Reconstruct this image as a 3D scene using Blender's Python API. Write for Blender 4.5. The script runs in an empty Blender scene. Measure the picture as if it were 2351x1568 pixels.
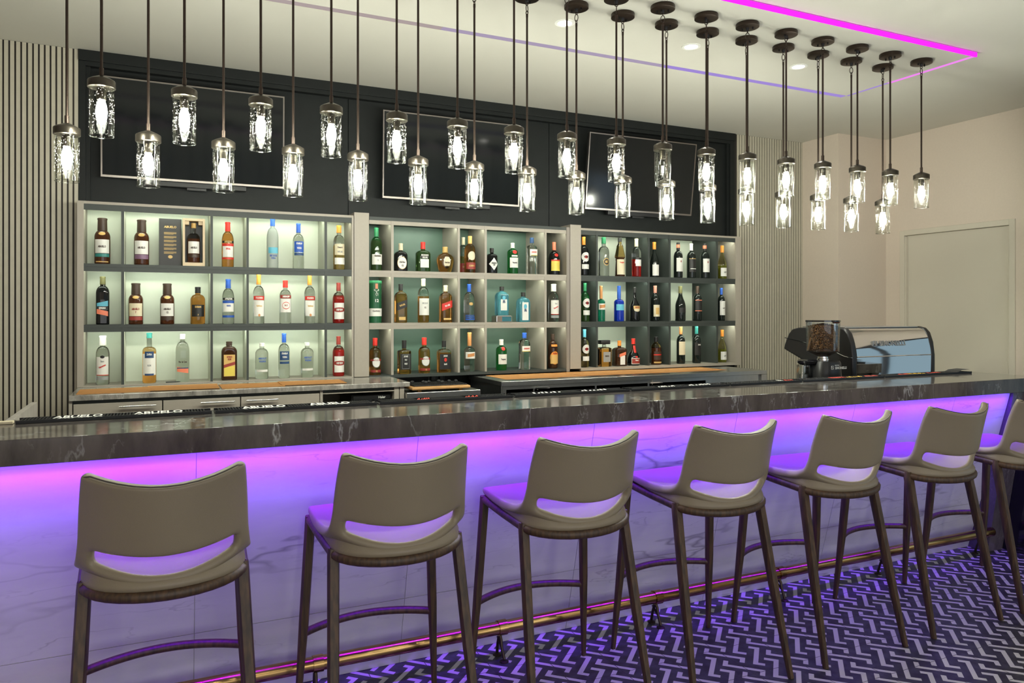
import bpy, bmesh, math, random
from mathutils import Vector, Matrix
random.seed(7)
PI = math.pi
S = bpy.context.scene
C = S.collection

# ------------------------------------------------------------------ camera, world, exposure
cam_d = bpy.data.cameras.new('camera'); cam = bpy.data.objects.new('camera', cam_d); C.objects.link(cam)
cam.location = (0, 0, 1.457); cam.rotation_euler = (PI/2, 0, math.radians(-25.1))
cam_d.sensor_width = 36; cam_d.lens = 36*1722/2351; cam_d.shift_y = -67.5/2351
cam_d.clip_start = 0.02; cam_d.clip_end = 60
S.camera = cam
w = bpy.data.worlds.new('world'); S.world = w; w.use_nodes = True
w.node_tree.nodes['Background'].inputs[0].default_value = (0.5, 0.5, 0.52, 1)
w.node_tree.nodes['Background'].inputs[1].default_value = 0.02
S.view_settings.view_transform = 'Standard'; S.view_settings.look = 'None'
S.view_settings.exposure = 0.0; S.view_settings.gamma = 1.0; S.view_settings.use_curve_mapping = False
S.cycles.max_bounces = 10; S.cycles.transparent_max_bounces = 24; S.cycles.transmission_bounces = 8
S.cycles.sample_clamp_indirect = 4.0; S.cycles.caustics_refractive = False; S.cycles.caustics_reflective = False
try: S.cycles.use_denoising = True
except Exception: pass

def area(name, loc, rot, sx, sy, energy, col, spread=180, shape='RECTANGLE'):
    l = bpy.data.lights.new(name, 'AREA'); l.shape = shape; l.size = sx
    if shape in ('RECTANGLE', 'ELLIPSE'): l.size_y = sy
    l.energy = energy; l.color = col; l.spread = math.radians(spread)
    o = bpy.data.objects.new(name, l); C.objects.link(o); o.location = loc; o.rotation_euler = rot
    return o
# added fill lamps under the unseen guest-room ceiling, behind and beside the camera
for x in (-1.6, 0.4, 2.4, 4.4):
    for y in (-2.7, -1.2):
        area('room_downlight', (x, y, 3.13), (0, 0, 0), .16, .16, 17, (1.0, .93, .80), 150, 'DISK')
# added blue area light for the bluish cast from the right, source unseen
area('room_window_light', (6.38, .3, 1.7), (0, PI/2, 0), 1.5, 1.6, 9, (.45, .72, 1.0), 150)

area('room_window_light', (1.6, -3.1, 1.15), (PI/2, 0, 0), 6.5, 1.7, 62, (.92, .95, 1.0), 170)  # added low fill from behind the camera, brightening the bar front

# under-counter colour strip: LED tape in the recess below the stone edge
for i in range(6):
    x0 = -1.95 + i*1.08; k = min(1, max(0, (x0+1.0)/3.2))
    col = (.25-.07*k, .0, 1.0)
    area('bar_led_tape', (x0+.54, 2.708, .982), (math.radians(30), 0, 0), 1.07, .014, 3.4, (col[0]*.52, .0, 1.0), 135)
    area('bar_led_tape', (x0+.54, 2.735, .985), (math.radians(-8), 0, 0), 1.07, .012, 5.3, (col[0], .0, 1.0), 122)

# ------------------------------------------------------------------ materials
M = {}
def nt(name):
    m = bpy.data.materials.new(name); m.use_nodes = True; M[name] = m
    return m, m.node_tree, m.node_tree.nodes['Principled BSDF']
def N(t, typ, **kw):
    n = t.nodes.new(typ)
    for k, v in kw.items():
        if k[0] == 'i' and k[1:].isdigit(): n.inputs[int(k[1:])].default_value = v
        else: setattr(n, k, v)
    return n
def mat(name, col, rough=.5, metal=0, spec=.5, trans=0, ior=1.45, coat=0, emit=None, es=0, noise=0, nscale=40, bump=0, bscale=300):
    m, t, b = nt(name)
    b.inputs['Base Color'].default_value = (*col, 1); b.inputs['Roughness'].default_value = rough
    b.inputs['Metallic'].default_value = metal; b.inputs['Specular IOR Level'].default_value = spec
    b.inputs['Transmission Weight'].default_value = trans; b.inputs['IOR'].default_value = ior
    b.inputs['Coat Weight'].default_value = coat
    if emit: b.inputs['Emission Color'].default_value = (*emit, 1); b.inputs['Emission Strength'].default_value = es
    if noise or bump: tc = N(t, 'ShaderNodeTexCoord')
    if noise:
        n = N(t, 'ShaderNodeTexNoise'); n.inputs['Scale'].default_value = nscale; n.inputs['Detail'].default_value = 5
        t.links.new(tc.outputs['Object'], n.inputs['Vector'])
        r = N(t, 'ShaderNodeMix', data_type='RGBA')
        r.inputs[6].default_value = tuple(c*(1-noise) for c in col)+(1,); r.inputs[7].default_value = tuple(min(1, c*(1+noise)) for c in col)+(1,)
        t.links.new(n.outputs['Fac'], r.inputs[0]); t.links.new(r.outputs[2], b.inputs['Base Color'])
    if bump:
        n = N(t, 'ShaderNodeTexNoise'); n.inputs['Scale'].default_value = bscale; n.inputs['Detail'].default_value = 2
        t.links.new(tc.outputs['Object'], n.inputs['Vector'])
        bp = N(t, 'ShaderNodeBump'); bp.inputs['Strength'].default_value = bump; bp.inputs['Distance'].default_value = .002
        t.links.new(n.outputs['Fac'], bp.inputs['Height']); t.links.new(bp.outputs[0], b.inputs['Normal'])
    return m
def glow(name, col, s):
    m = bpy.data.materials.new(name); m.use_nodes = True; t = m.node_tree; t.nodes.clear(); M[name] = m
    e = N(t, 'ShaderNodeEmission', i0=(*col, 1), i1=s); o = N(t, 'ShaderNodeOutputMaterial'); t.links.new(e.outputs[0], o.inputs[0])
    return m
mat('ceiling_paint', (.62, .61, .545), .85, noise=.03, nscale=3)
mat('wall_paint', (.62, .54, .455), .85, noise=.04, nscale=60, bump=.15, bscale=500)
mat('door_paint', (.58, .54, .45), .6)
mat('slat_wood', (.46, .43, .345), .5, noise=.08, nscale=25)
mat('slat_gap', (.022, .018, .016), .7)
mat('dark_laminate', (.011, .013, .013), .5, spec=.25, noise=.25, nscale=9, bump=.1, bscale=200)
mat('shelf_dark', (.040, .048, .045), .5)
mat('taupe_laminate', (.36, .325, .275), .45, noise=.05, nscale=50)
mat('taupe_edge', (.25, .22, .19), .5)
mat('pale_panel', (.66, .70, .58), .45, noise=.04, nscale=6)
mat('green_dark_panel', (.095, .165, .125), .4, noise=.1, nscale=8)
mat('pale_side', (.56, .58, .47), .45)
mat('steel', (.50, .51, .51), .28, 1, noise=.1, nscale=30)
mat('chrome', (.83, .84, .85), .05, 1)
mat('handle_metal', (.75, .74, .70), .22, 1)
mat('tv_frame', (.33, .30, .28), .3, 1)
mat('tv_screen', (.006, .008, .009), .09, spec=.5)
mat('black_plastic', (.012, .012, .013), .35)
mat('black_gloss', (.008, .008, .010), .10, coat=.4)
mat('black_rubber', (.012, .013, .015), .5)
mat('bronze', (.055, .040, .032), .38, .8)
mat('bronze_cap', (.085, .075, .06), .3, .9)
mat('white_print', (.80, .80, .76), .5)
mat('red_print', (.75, .07, .04), .5)
mat('yellow_print', (.80, .50, .06), .5)
mat('cork_mat', (.50, .23, .07), .8, noise=.15, nscale=90, bump=.6, bscale=400)
mat('oak', (.55, .30, .11), .45, noise=.2, nscale=14)
mat('leather', (.215, .180, .128), .38, noise=.06, nscale=8, bump=.25, bscale=700)
mat('leather_piping', (.06, .052, .042), .5)
mat('thread', (.33, .29, .22), .7)
mat('white_grout', (.62, .60, .62), .6)
mat('yellow_plastic', (.6, .5, .07), .4)
mat('bulb_off_metal', (.5, .42, .2), .3, 1)
mat('amber_bean', (.085, .036, .015), .4, noise=.7, nscale=60)
mat('tube_green', (.012, .09, .035), .25); mat('pale_wood', (.66, .52, .34), .5, noise=.1, nscale=20)
mat('bean_light', (.26, .12, .045), .38, noise=.5, nscale=50)
glow('bulb_glow', (1.0, .99, .88), 272)
glow('filament_glow', (1.0, .96, .84), 160)
glow('downlight_glow', (1.0, .97, .88), 22)
glow('shelf_led', (.89, 1.0, .82), 46)
glow('led_magenta', (1.0, .02, .95), 1.5)
glow('led_pink', (.95, .28, .95), .95)
glow('window_glow', (.42, .60, .70), .62)  # emission for the added panes out of view
glow('led_lavender', (.42, .30, .80), .85); glow('led_mauve', (.45, .37, .52), .9); glow('led_faint', (.45, .37, .36), .95)

def wood(name, c1, c2, rough=.4, axis=2):
    m, t, b = nt(name); tc = N(t, 'ShaderNodeTexCoord'); mp = N(t, 'ShaderNodeMapping')
    sc = [90, 90, 90]; sc[axis] = 6; mp.inputs['Scale'].default_value = sc
    n = N(t, 'ShaderNodeTexNoise'); n.inputs['Scale'].default_value = 1; n.inputs['Detail'].default_value = 4
    r = N(t, 'ShaderNodeValToRGB'); r.color_ramp.elements[0].color = (*c1, 1); r.color_ramp.elements[1].color = (*c2, 1)
    r.color_ramp.elements[0].position = .35; r.color_ramp.elements[1].position = .68
    t.links.new(tc.outputs['Object'], mp.inputs[0]); t.links.new(mp.outputs[0], n.inputs['Vector'])
    t.links.new(n.outputs['Fac'], r.inputs[0]); t.links.new(r.outputs[0], b.inputs['Base Color']); b.inputs['Roughness'].default_value = rough
wood('walnut', (.026, .014, .008), (.080, .042, .019), .5)

def marble(name, base, vein, dark, rough, scale=2.2, vw=.018, grain=.25, spec=.5, det=6, rot=(.3, .75, .4), msc=(1.6, 1, .55)):
    m, t, b = nt(name); tc = N(t, 'ShaderNodeTexCoord')
    n0 = N(t, 'ShaderNodeTexNoise'); n0.inputs['Scale'].default_value = scale*2.2; n0.inputs['Detail'].default_value = 9; n0.inputs['Roughness'].default_value = .62
    mp = N(t, 'ShaderNodeMapping'); mp.inputs['Rotation'].default_value = rot; mp.inputs['Scale'].default_value = msc
    t.links.new(tc.outputs['Object'], mp.inputs[0])
    t.links.new(mp.outputs[0], n0.inputs['Vector'])
    rb = N(t, 'ShaderNodeValToRGB'); rb.color_ramp.elements[0].color = (*dark, 1); rb.color_ramp.elements[1].color = (*base, 1)
    rb.color_ramp.elements[0].position = .32; rb.color_ramp.elements[1].position = .6
    t.links.new(n0.outputs['Fac'], rb.inputs[0]); last = rb.outputs[0]
    for k, (s, wd, st) in enumerate(((scale, vw, .85), (scale*2.7, vw*.8, .45))):
        n1 = N(t, 'ShaderNodeTexNoise'); n1.inputs['Scale'].default_value = s; n1.inputs['Detail'].default_value = det; n1.inputs['Roughness'].default_value = .55
        ad = N(t, 'ShaderNodeVectorMath', operation='ADD'); ad.inputs[1].default_value = (3.1+k*7, 1.7, 5.3)
        t.links.new(mp.outputs[0], ad.inputs[0]); t.links.new(ad.outputs[0], n1.inputs['Vector'])
        sb = N(t, 'ShaderNodeMath', operation='SUBTRACT'); sb.inputs[1].default_value = .5; t.links.new(n1.outputs['Fac'], sb.inputs[0])
        ab = N(t, 'ShaderNodeMath', operation='ABSOLUTE'); t.links.new(sb.outputs[0], ab.inputs[0])
        mr = N(t, 'ShaderNodeMapRange'); mr.inputs[1].default_value = 0; mr.inputs[2].default_value = wd; mr.inputs[3].default_value = st; mr.inputs[4].default_value = 0
        t.links.new(ab.outputs[0], mr.inputs[0])
        n2 = N(t, 'ShaderNodeTexNoise'); n2.inputs['Scale'].default_value = s*.8; t.links.new(ad.outputs[0], n2.inputs['Vector'])
        m2 = N(t, 'ShaderNodeMapRange'); m2.inputs[1].default_value = .46; m2.inputs[2].default_value = .62; t.links.new(n2.outputs['Fac'], m2.inputs[0])
        mu = N(t, 'ShaderNodeMath', operation='MULTIPLY'); t.links.new(mr.outputs[0], mu.inputs[0]); t.links.new(m2.outputs[0], mu.inputs[1])
        mx = N(t, 'ShaderNodeMix', data_type='RGBA'); t.links.new(mu.outputs[0], mx.inputs[0]); t.links.new(last, mx.inputs[6]); mx.inputs[7].default_value = (*vein, 1)
        last = mx.outputs[2]
    t.links.new(last, b.inputs['Base Color']); b.inputs['Roughness'].default_value = rough; b.inputs['Specular IOR Level'].default_value = spec
marble('bar_stone', (.100, .088, .080), (.42, .44, .42), (.045, .040, .037), .09, 3.2, .012)
marble('back_stone', (.33, .31, .28), (.50, .48, .44), (.14, .13, .12), .15, 5, .02)
marble('pale_stone', (.34, .32, .29), (.55, .53, .50), (.24, .22, .20), .3, 5, .02)
marble('white_marble', (.66, .66, .68), (.27, .26, .29), (.58, .58, .60), .22, 1.6, .011, det=4, rot=(0, -.95, 0), msc=(.42, 1, 1.9))
marble('violet_stone', (.10, .085, .10), (.25, .22, .26), (.06, .05, .065), .25, 5, .012)

def brass():
    m, t, b = nt('brass'); tc = N(t, 'ShaderNodeTexCoord'); mp = N(t, 'ShaderNodeMapping'); mp.inputs['Scale'].default_value = (3, 90, 90)
    n = N(t, 'ShaderNodeTexNoise'); n.inputs['Scale'].default_value = 1; n.inputs['Detail'].default_value = 4
    r = N(t, 'ShaderNodeValToRGB'); r.color_ramp.elements[0].color = (.16, .085, .03, 1); r.color_ramp.elements[1].color = (.55, .36, .14, 1)
    r.color_ramp.elements[0].position = .35; r.color_ramp.elements[1].position = .62
    t.links.new(tc.outputs['Object'], mp.inputs[0]); t.links.new(mp.outputs[0], n.inputs['Vector']); t.links.new(n.outputs['Fac'], r.inputs[0])
    t.links.new(r.outputs[0], b.inputs['Base Color']); b.inputs['Metallic'].default_value = 1; b.inputs['Roughness'].default_value = .24
brass()

def thin_glass(name, tint, ior=1.45, seeds=False, rough=.02, refl=.5):
    m = bpy.data.materials.new(name); m.use_nodes = True; t = m.node_tree; t.nodes.clear(); M[name] = m
    tr = N(t, 'ShaderNodeBsdfTransparent', i0=(*tint, 1)); gl = N(t, 'ShaderNodeBsdfGlossy'); gl.inputs['Roughness'].default_value = rough
    fr = N(t, 'ShaderNodeLayerWeight'); fr.inputs[0].default_value = .35
    p = N(t, 'ShaderNodeMath', operation='MULTIPLY'); p.inputs[1].default_value = refl; t.links.new(fr.outputs['Fresnel'], p.inputs[0])
    mx = N(t, 'ShaderNodeMixShader'); t.links.new(p.outputs[0], mx.inputs[0]); t.links.new(tr.outputs[0], mx.inputs[1]); t.links.new(gl.outputs[0], mx.inputs[2])
    o = N(t, 'ShaderNodeOutputMaterial'); last = mx
    if seeds:   # small air bubbles in the glass scatter the lamp light
        tc = N(t, 'ShaderNodeTexCoord'); v = N(t, 'ShaderNodeTexVoronoi'); v.inputs['Scale'].default_value = 210
        mp = N(t, 'ShaderNodeMapping'); mp.inputs['Scale'].default_value = (1, 1, .55)
        t.links.new(tc.outputs['Object'], mp.inputs[0]); t.links.new(mp.outputs[0], v.inputs['Vector'])
        lt = N(t, 'ShaderNodeMath', operation='LESS_THAN'); lt.inputs[1].default_value = .17; t.links.new(v.outputs['Distance'], lt.inputs[0])
        wn = N(t, 'ShaderNodeSeparateColor'); t.links.new(v.outputs['Color'], wn.inputs[0])
        g2 = N(t, 'ShaderNodeMath', operation='GREATER_THAN'); g2.inputs[1].default_value = .45; t.links.new(wn.outputs[0], g2.inputs[0])
        mu = N(t, 'ShaderNodeMath', operation='MULTIPLY'); t.links.new(lt.outputs[0], mu.inputs[0]); t.links.new(g2.outputs[0], mu.inputs[1])
        tl = N(t, 'ShaderNodeBsdfTranslucent', i0=(.5, .5, .46, 1)); m3 = N(t, 'ShaderNodeMixShader')
        mm = N(t, 'ShaderNodeMath', operation='MULTIPLY'); mm.inputs[1].default_value = .8; t.links.new(mu.outputs[0], mm.inputs[0])
        t.links.new(mm.outputs[0], m3.inputs[0]); t.links.new(mx.outputs[0], m3.inputs[1]); t.links.new(tl.outputs[0], m3.inputs[2]); last = m3
    t.links.new(last.outputs[0], o.inputs[0])
thin_glass('seeded_glass', (.95, .96, .94), seeds=True, refl=.12, rough=.04)
thin_glass('clear_thin_glass', (.93, .95, .93))
thin_glass('rim_glass', (.80, .82, .78), refl=.9, rough=.1)
thin_glass('hopper_glass', (.93, .95, .95))
GL = {  # bottle glass: name -> (colour, transmission)
 'clear': ((.93, .98, .92), 1), 'frost': ((.80, .86, .82), .75), 'amber': ((.42, .13, .02), 1), 'gold': ((.95, .66, .22), 1), 'orange': ((.95, .42, .09), 1),
 'darkamber': ((.10, .030, .010), .5), 'brown': ((.055, .022, .010), .35), 'black': ((.006, .007, .007), 0), 'green': ((.02, .32, .06), .9), 'dgreen': ((.05, .12, .03), .7),
 'olive': ((.38, .40, .04), .85), 'red': ((.62, .02, .015), .8), 'blue': ((.01, .06, .75), .7), 'ice': ((.22, .78, .98), .8), 'wine': ((.010, .014, .012), .1), 'teal': ((.01, .28, .16), .8), 'straw': ((.90, .80, .35), 1)}
for k, (c, tr) in GL.items(): mat('glass_'+k, c, .45 if k == 'frost' else .03, trans=tr, ior=1.42)
P = {'white': (.78, .77, .72), 'cream': (.72, .64, .45), 'black': (.015, .014, .014), 'dbrown': (.05, .028, .018), 'red': (.62, .03, .02), 'blue': (.02, .09, .42), 'green': (.02, .20, .08),
     'orange': (.80, .28, .04), 'gold': (.65, .42, .14), 'teal': (.03, .22, .20), 'purple': (.22, .12, .20), 'yellow': (.75, .60, .10), 'grey': (.30, .31, .30), 'copper': (.60, .26, .09), 'pink': (.62, .27, .20),
     'navy': (.02, .06, .16), 'olive': (.16, .15, .06), 'skyblue': (.12, .45, .60), 'maroon': (.30, .04, .03), 'salmon': (.80, .22, .12)}
for k, c in P.items(): mat('print_'+k, c, .45)

def tile_floor():
    m, t, b = nt('patterned_tile'); tc = N(t, 'ShaderNodeTexCoord'); sx = N(t, 'ShaderNodeSeparateXYZ'); t.links.new(tc.outputs['Object'], sx.inputs[0])
    def ma(op, a, c=None, d=None):
        n = N(t, 'ShaderNodeMath', operation=op)
        for i, v in enumerate((a, c, d)):
            if v is None: continue
            if isinstance(v, (int, float)): n.inputs[i].default_value = v
            else: t.links.new(v, n.inputs[i])
        return n.outputs[0]
    T = .2345
    X = ma('MULTIPLY', ma('SUBTRACT', sx.outputs[0], 3.104-40*T), 1/T); Y = ma('MULTIPLY', ma('SUBTRACT', sx.outputs[1], 2.0876-40*T), 1/T)
    u = ma('ADD', X, Y); v = ma('ADD', ma('SUBTRACT', X, Y), 80.0)
    rects = [(.52, 1.53, -.05, .07), (1.41, 1.53, -.20, .07), (.52, .64, -.05, .235),
             (-.01, .98, .43, .55), (.86, .98, .20, .55), (-.01, .11, .43, .77),
             (1.17, 1.28, .24, 1.25), (1.17, 1.475, .24, .36), (.96, 1.28, 1.13, 1.25),
             (-.31, -.20, -.27, .75), (-.31, .02, -.27, -.155), (-.49, -.20, .63, .75)]
    tot = None
    for (u0, u1, v0, v1) in rects:
        for s in (0, 1):
            a = ma('LESS_THAN', ma('FLOORED_MODULO', ma('SUBTRACT', u, u0+s), 2.0), u1-u0)
            c = ma('LESS_THAN', ma('FLOORED_MODULO', ma('SUBTRACT', v, v0+s), 2.0), v1-v0)
            a = ma('MULTIPLY', a, c); tot = a if tot is None else ma('MAXIMUM', tot, a)
    gx = ma('ABSOLUTE', ma('SUBTRACT', ma('FRACT', ma('ADD', X, .5)), .5)); gy = ma('ABSOLUTE', ma('SUBTRACT', ma('FRACT', ma('ADD', Y, .5)), .5))
    g = ma('LESS_THAN', ma('MINIMUM', gx, gy), .006)
    n = N(t, 'ShaderNodeTexNoise'); n.inputs['Scale'].default_value = 22; n.inputs['Detail'].default_value = 5; t.links.new(tc.outputs['Object'], n.inputs['Vector'])
    rd = N(t, 'ShaderNodeValToRGB'); rd.color_ramp.elements[0].color = (.018, .018, .022, 1); rd.color_ramp.elements[1].color = (.050, .050, .062, 1)
    rd.color_ramp.elements[0].position = .38; rd.color_ramp.elements[1].position = .65; t.links.new(n.outputs['Fac'], rd.inputs[0])
    m1 = N(t, 'ShaderNodeMix', data_type='RGBA'); t.links.new(tot, m1.inputs[0]); t.links.new(rd.outputs[0], m1.inputs[6]); m1.inputs[7].default_value = (.52, .52, .49, 1)
    m2 = N(t, 'ShaderNodeMix', data_type='RGBA'); t.links.new(g, m2.inputs[0]); t.links.new(m1.outputs[2], m2.inputs[6]); m2.inputs[7].default_value = (.02, .018, .018, 1)
    t.links.new(m2.outputs[2], b.inputs['Base Color']); b.inputs['Roughness'].default_value = .38
tile_floor()

# ------------------------------------------------------------------ mesh helpers
class MB:
    def __init__(s): s.v = []; s.f = []; s.m = []
    def add(s, vs, fs, mi=0):
        o = len(s.v); s.v += [tuple(p) for p in vs]; s.f += [tuple(i+o for i in f) for f in fs]; s.m += [mi]*len(fs); return s
    def box(s, x0, x1, y0, y1, z0, z1, mi=0, bev=0):
        if bev:
            bm = bmesh.new(); bmesh.ops.create_cube(bm, size=1)
            for q in bm.verts: q.co = Vector(((x0+x1)/2+q.co.x*(x1-x0), (y0+y1)/2+q.co.y*(y1-y0), (z0+z1)/2+q.co.z*(z1-z0)))
            bmesh.ops.bevel(bm, geom=bm.edges[:], offset=bev, segments=2, affect='EDGES', profile=.5)
            bm.verts.index_update(); s.add([q.co for q in bm.verts], [[q.index for q in f.verts] for f in bm.faces], mi); bm.free(); return s
        V = [(x, y, z) for z in (z0, z1) for y in (y0, y1) for x in (x0, x1)]
        return s.add(V, [(0, 2, 3, 1), (4, 5, 7, 6), (0, 1, 5, 4), (2, 6, 7, 3), (0, 4, 6, 2), (1, 3, 7, 5)], mi)
    def lathe(s, prof, seg=24, c=(0, 0, 0), n=2, ky=1, mi=0, cap0=True, cap1=True, mis=None):
        vs = []; fs = []
        for (z, r) in prof:
            for i in range(seg):
                a = 2*PI*i/seg; ca, sa = math.cos(a), math.sin(a)
                q = 1 if n == 2 else (abs(ca)**n+abs(sa)**n)**(-1/n)
                vs.append((c[0]+r*q*ca, c[1]+r*ky*q*sa, c[2]+z))
        o = len(s.v)
        for j in range(len(prof)-1):
            ff = [(j*seg+i, j*seg+(i+1) % seg, (j+1)*seg+(i+1) % seg, (j+1)*seg+i) for i in range(seg)]
            fs += ff
        s.v += vs; s.f += [tuple(i+o for i in f) for f in fs]
        for j in range(len(prof)-1): s.m += [mis[j] if mis else mi]*seg
        if cap0: s.f.append(tuple(o+i for i in reversed(range(seg)))); s.m.append(mis[0] if mis else mi)
        if cap1: s.f.append(tuple(o+(len(prof)-1)*seg+i for i in range(seg))); s.m.append(mis[-1] if mis else mi)
        return s
    def tube(s, pts, r, seg=10, mi=0, closed=False, sq=False, flat=1):
        P_ = [Vector(p) for p in pts]; n = len(P_); rs = r if isinstance(r, (list, tuple)) else [r]*n; o = len(s.v); up = None
        for i, p in enumerate(P_):
            a = P_[(i-1) % n] if (closed or i > 0) else p; b = P_[(i+1) % n] if (closed or i < n-1) else p
            d = (b-a).normalized()
            if up is None: up = Vector((0, 0, 1)) if abs(d.z) < .9 else Vector((0, 1, 0))
            x = d.cross(up)
            if x.length < 1e-5: x = d.cross(Vector((1, 0, 0)))
            x.normalize(); y = x.cross(d).normalized(); up = y
            for k in range(seg):
                t = 2*PI*k/seg+(PI/seg if sq else 0)
                q = (abs(math.cos(t))**4+abs(math.sin(t))**4)**(-.25) if sq else 1
                s.v.append(tuple(p+(x*math.cos(t)+y*math.sin(t)*flat)*rs[i]*q))
        m_ = n if closed else n-1
        for i in range(m_):
            for k in range(seg):
                j = (i+1) % n; s.f.append((o+i*seg+k, o+i*seg+(k+1) % seg, o+j*seg+(k+1) % seg, o+j*seg+k)); s.m.append(mi)
        if not closed:
            s.f.append(tuple(o+k for k in reversed(range(seg)))); s.f.append(tuple(o+(n-1)*seg+k for k in range(seg))); s.m += [mi, mi]
        return s
    def prism(s, poly, axis, a, b, mi=0):   # poly in the two other axes (in order), extruded along axis
        n = len(poly)
        def P3(p, h): return {'x': (h, p[0], p[1]), 'y': (p[0], h, p[1]), 'z': (p[0], p[1], h)}[axis]
        return s.add([P3(p, a) for p in poly]+[P3(p, b) for p in poly], [tuple(reversed(range(n))), tuple(range(n, 2*n))]+[(i, (i+1) % n, n+(i+1) % n, n+i) for i in range(n)], mi)
    def build(s, name, mats, parent=None, smooth=None, loc=(0, 0, 0), rot=(0, 0, 0)):
        me = bpy.data.meshes.new(name); me.from_pydata(s.v, [], s.f); me.update()
        mats = mats if isinstance(mats, (list, tuple)) else [mats]
        for q in mats: me.materials.append(M[q])
        me.polygons.foreach_set('material_index', s.m)
        bm = bmesh.new(); bm.from_mesh(me); bmesh.ops.recalc_face_normals(bm, faces=bm.faces[:]); bm.to_mesh(me); bm.free()
        if smooth is not None:
            me.polygons.foreach_set('use_smooth', [True]*len(me.polygons))
            try: me.set_sharp_from_angle(angle=math.radians(smooth))
            except Exception: pass
        o = bpy.data.objects.new(name, me); C.objects.link(o); o.location = loc; o.rotation_euler = rot
        if parent: o.parent = parent
        return o
def tag(o, label=None, cat=None, group=None, kind=None):
    if label: o['label'] = label
    if cat: o['category'] = cat
    if group: o['group'] = group
    if kind: o['kind'] = kind
    return o
def empty(name, loc=(0, 0, 0), label=None, cat=None, group=None, rz=0):
    o = bpy.data.objects.new(name, None); C.objects.link(o); o.location = loc; o.rotation_euler = (0, 0, rz); o.empty_display_size = .05
    return tag(o, label, cat, group)
def struct(mb, name, mats, **k): return tag(mb.build(name, mats, **k), kind='structure')
def dup(root):
    c = root.copy(); C.objects.link(c)
    for ch in list(root.children):
        k = ch.copy(); C.objects.link(k); k.parent = c
        for g in ch.children:
            h = g.copy(); C.objects.link(h); h.parent = k
    return c
_tc = {}
def text_geo(s, bold=0):
    k = (s, bold)
    if k not in _tc:
        cu = bpy.data.curves.new('t', 'FONT'); cu.body = s; cu.resolution_u = 2; cu.align_x = 'CENTER'; cu.align_y = 'CENTER'; cu.offset = bold
        ob = bpy.data.objects.new('t', cu); C.objects.link(ob); bpy.context.view_layer.update()
        dg = bpy.context.evaluated_depsgraph_get(); me = bpy.data.meshes.new_from_object(ob.evaluated_get(dg))
        _tc[k] = ([tuple(q.co) for q in me.vertices], [tuple(p.vertices) for p in me.polygons])
        bpy.data.objects.remove(ob); bpy.data.meshes.remove(me)
    return _tc[k]
def flat_text(mb, s, fn, size, mi=0, bold=.02, wide=1, rot=0):   # fn maps text plane (x,y) to a point
    vs, fs = text_geo(s, bold); c, q = math.cos(rot), math.sin(rot)
    return mb.add([fn((x*c*wide-y*q)*size, (x*wide*q+y*c)*size) for x, y, _ in vs], fs, mi)
ORD = ['first', 'second', 'third', 'fourth', 'fifth', 'sixth', 'seventh', 'eighth', 'ninth', 'tenth', 'eleventh', 'twelfth', 'thirteenth', 'fourteenth', 'fifteenth', 'sixteenth', 'seventeenth']
# ------------------------------------------------------------------ room shell
XL, XR, YF, YB, ZC, ZP = -3.2, 6.48, -3.2, 5.57, 3.155, 3.13
struct(MB().box(XL, XR+.1, YF, YB+.2, -.1, 0), 'floor', 'patterned_tile')
struct(MB().box(XL-.1, XR+.1, YF-.1, YB+.2, ZC, ZC+.1), 'ceiling', 'ceiling_paint')
struct(MB().box(XL, 5.9, YB+.26, YB+.36, 0, ZC), 'wall_back', 'dark_laminate')
struct(MB().box(XL-.1, XL, YF, YB+.2, 0, ZC), 'wall_left', 'wall_paint')
struct(MB().box(XL, XR, YF-.1, YF, 0, ZC), 'wall_front', 'wall_paint')
for i, x in enumerate((.4, 2.3, 4.2)):   # added windows with glowing panes behind the camera, for light and chrome reflections
    f = MB()
    for a in ((x-.75, x+.75, .84, .90), (x-.75, x+.75, 2.40, 2.46), (x-.75, x-.69, .90, 2.40), (x+.69, x+.75, .90, 2.40), (x-.02, x+.02, .90, 2.40)): f.box(a[0], a[1], YF+.001, YF+.05, a[2], a[3])
    wo = struct(f, 'window_%d' % (i+1), 'print_dbrown'); MB().box(x-.69, x+.69, YF+.005, YF+.012, .90, 2.40).build('pane', 'window_glow', wo)
f = MB()
for a in ((1.1, 2.7, .10, .16), (1.1, 2.7, 1.90, 1.96), (1.1, 1.16, .16, 1.90), (2.64, 2.70, .16, 1.90), (1.87, 1.93, .16, 1.90)): f.box(XR-.05, XR-.001, a[0], a[1], a[2], a[3])
wo = struct(f, 'window_4', 'print_black'); MB().box(XR-.012, XR-.005, 1.16, 2.64, .16, 1.90).build('pane', 'window_glow', wo)  # added glowing panes out of view, mirrored in the chrome coffee machine
dy0, dy1, dz = 3.94, 4.93, 2.195
struct(MB().box(XR, XR+.1, YF, dy0, 0, ZC).box(XR, XR+.1, dy1, 5.16, 0, ZC).box(XR, XR+.1, dy0, dy1, dz, ZC), 'wall_right', 'wall_paint')
struct(MB().box(5.826, XR+.1, 5.135, YB+.2, 0, ZC), 'wall_corner', 'wall_paint')
d = tag(MB().box(XR+.03, XR+.07, dy0+.005, dy1-.005, .005, dz-.005, bev=.003).build('door_1', 'door_paint'), kind='structure')
fr = MB()
for y0, y1 in ((dy0-.045, dy0+.004), (dy1-.004, dy1+.045)): fr.box(XR-.014, XR+.03, y0, y1, 0, dz+.045, bev=.003)
fr.box(XR-.014, XR+.03, dy0+.004, dy1-.004, dz-.004, dz+.045, bev=.003)
for y0, y1 in ((dy0+.004, dy0+.016), (dy1-.016, dy1-.004)): fr.box(XR+.0, XR+.028, y0, y1, 0, dz-.016)
struct(fr, 'trim_1', 'door_paint')
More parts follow.
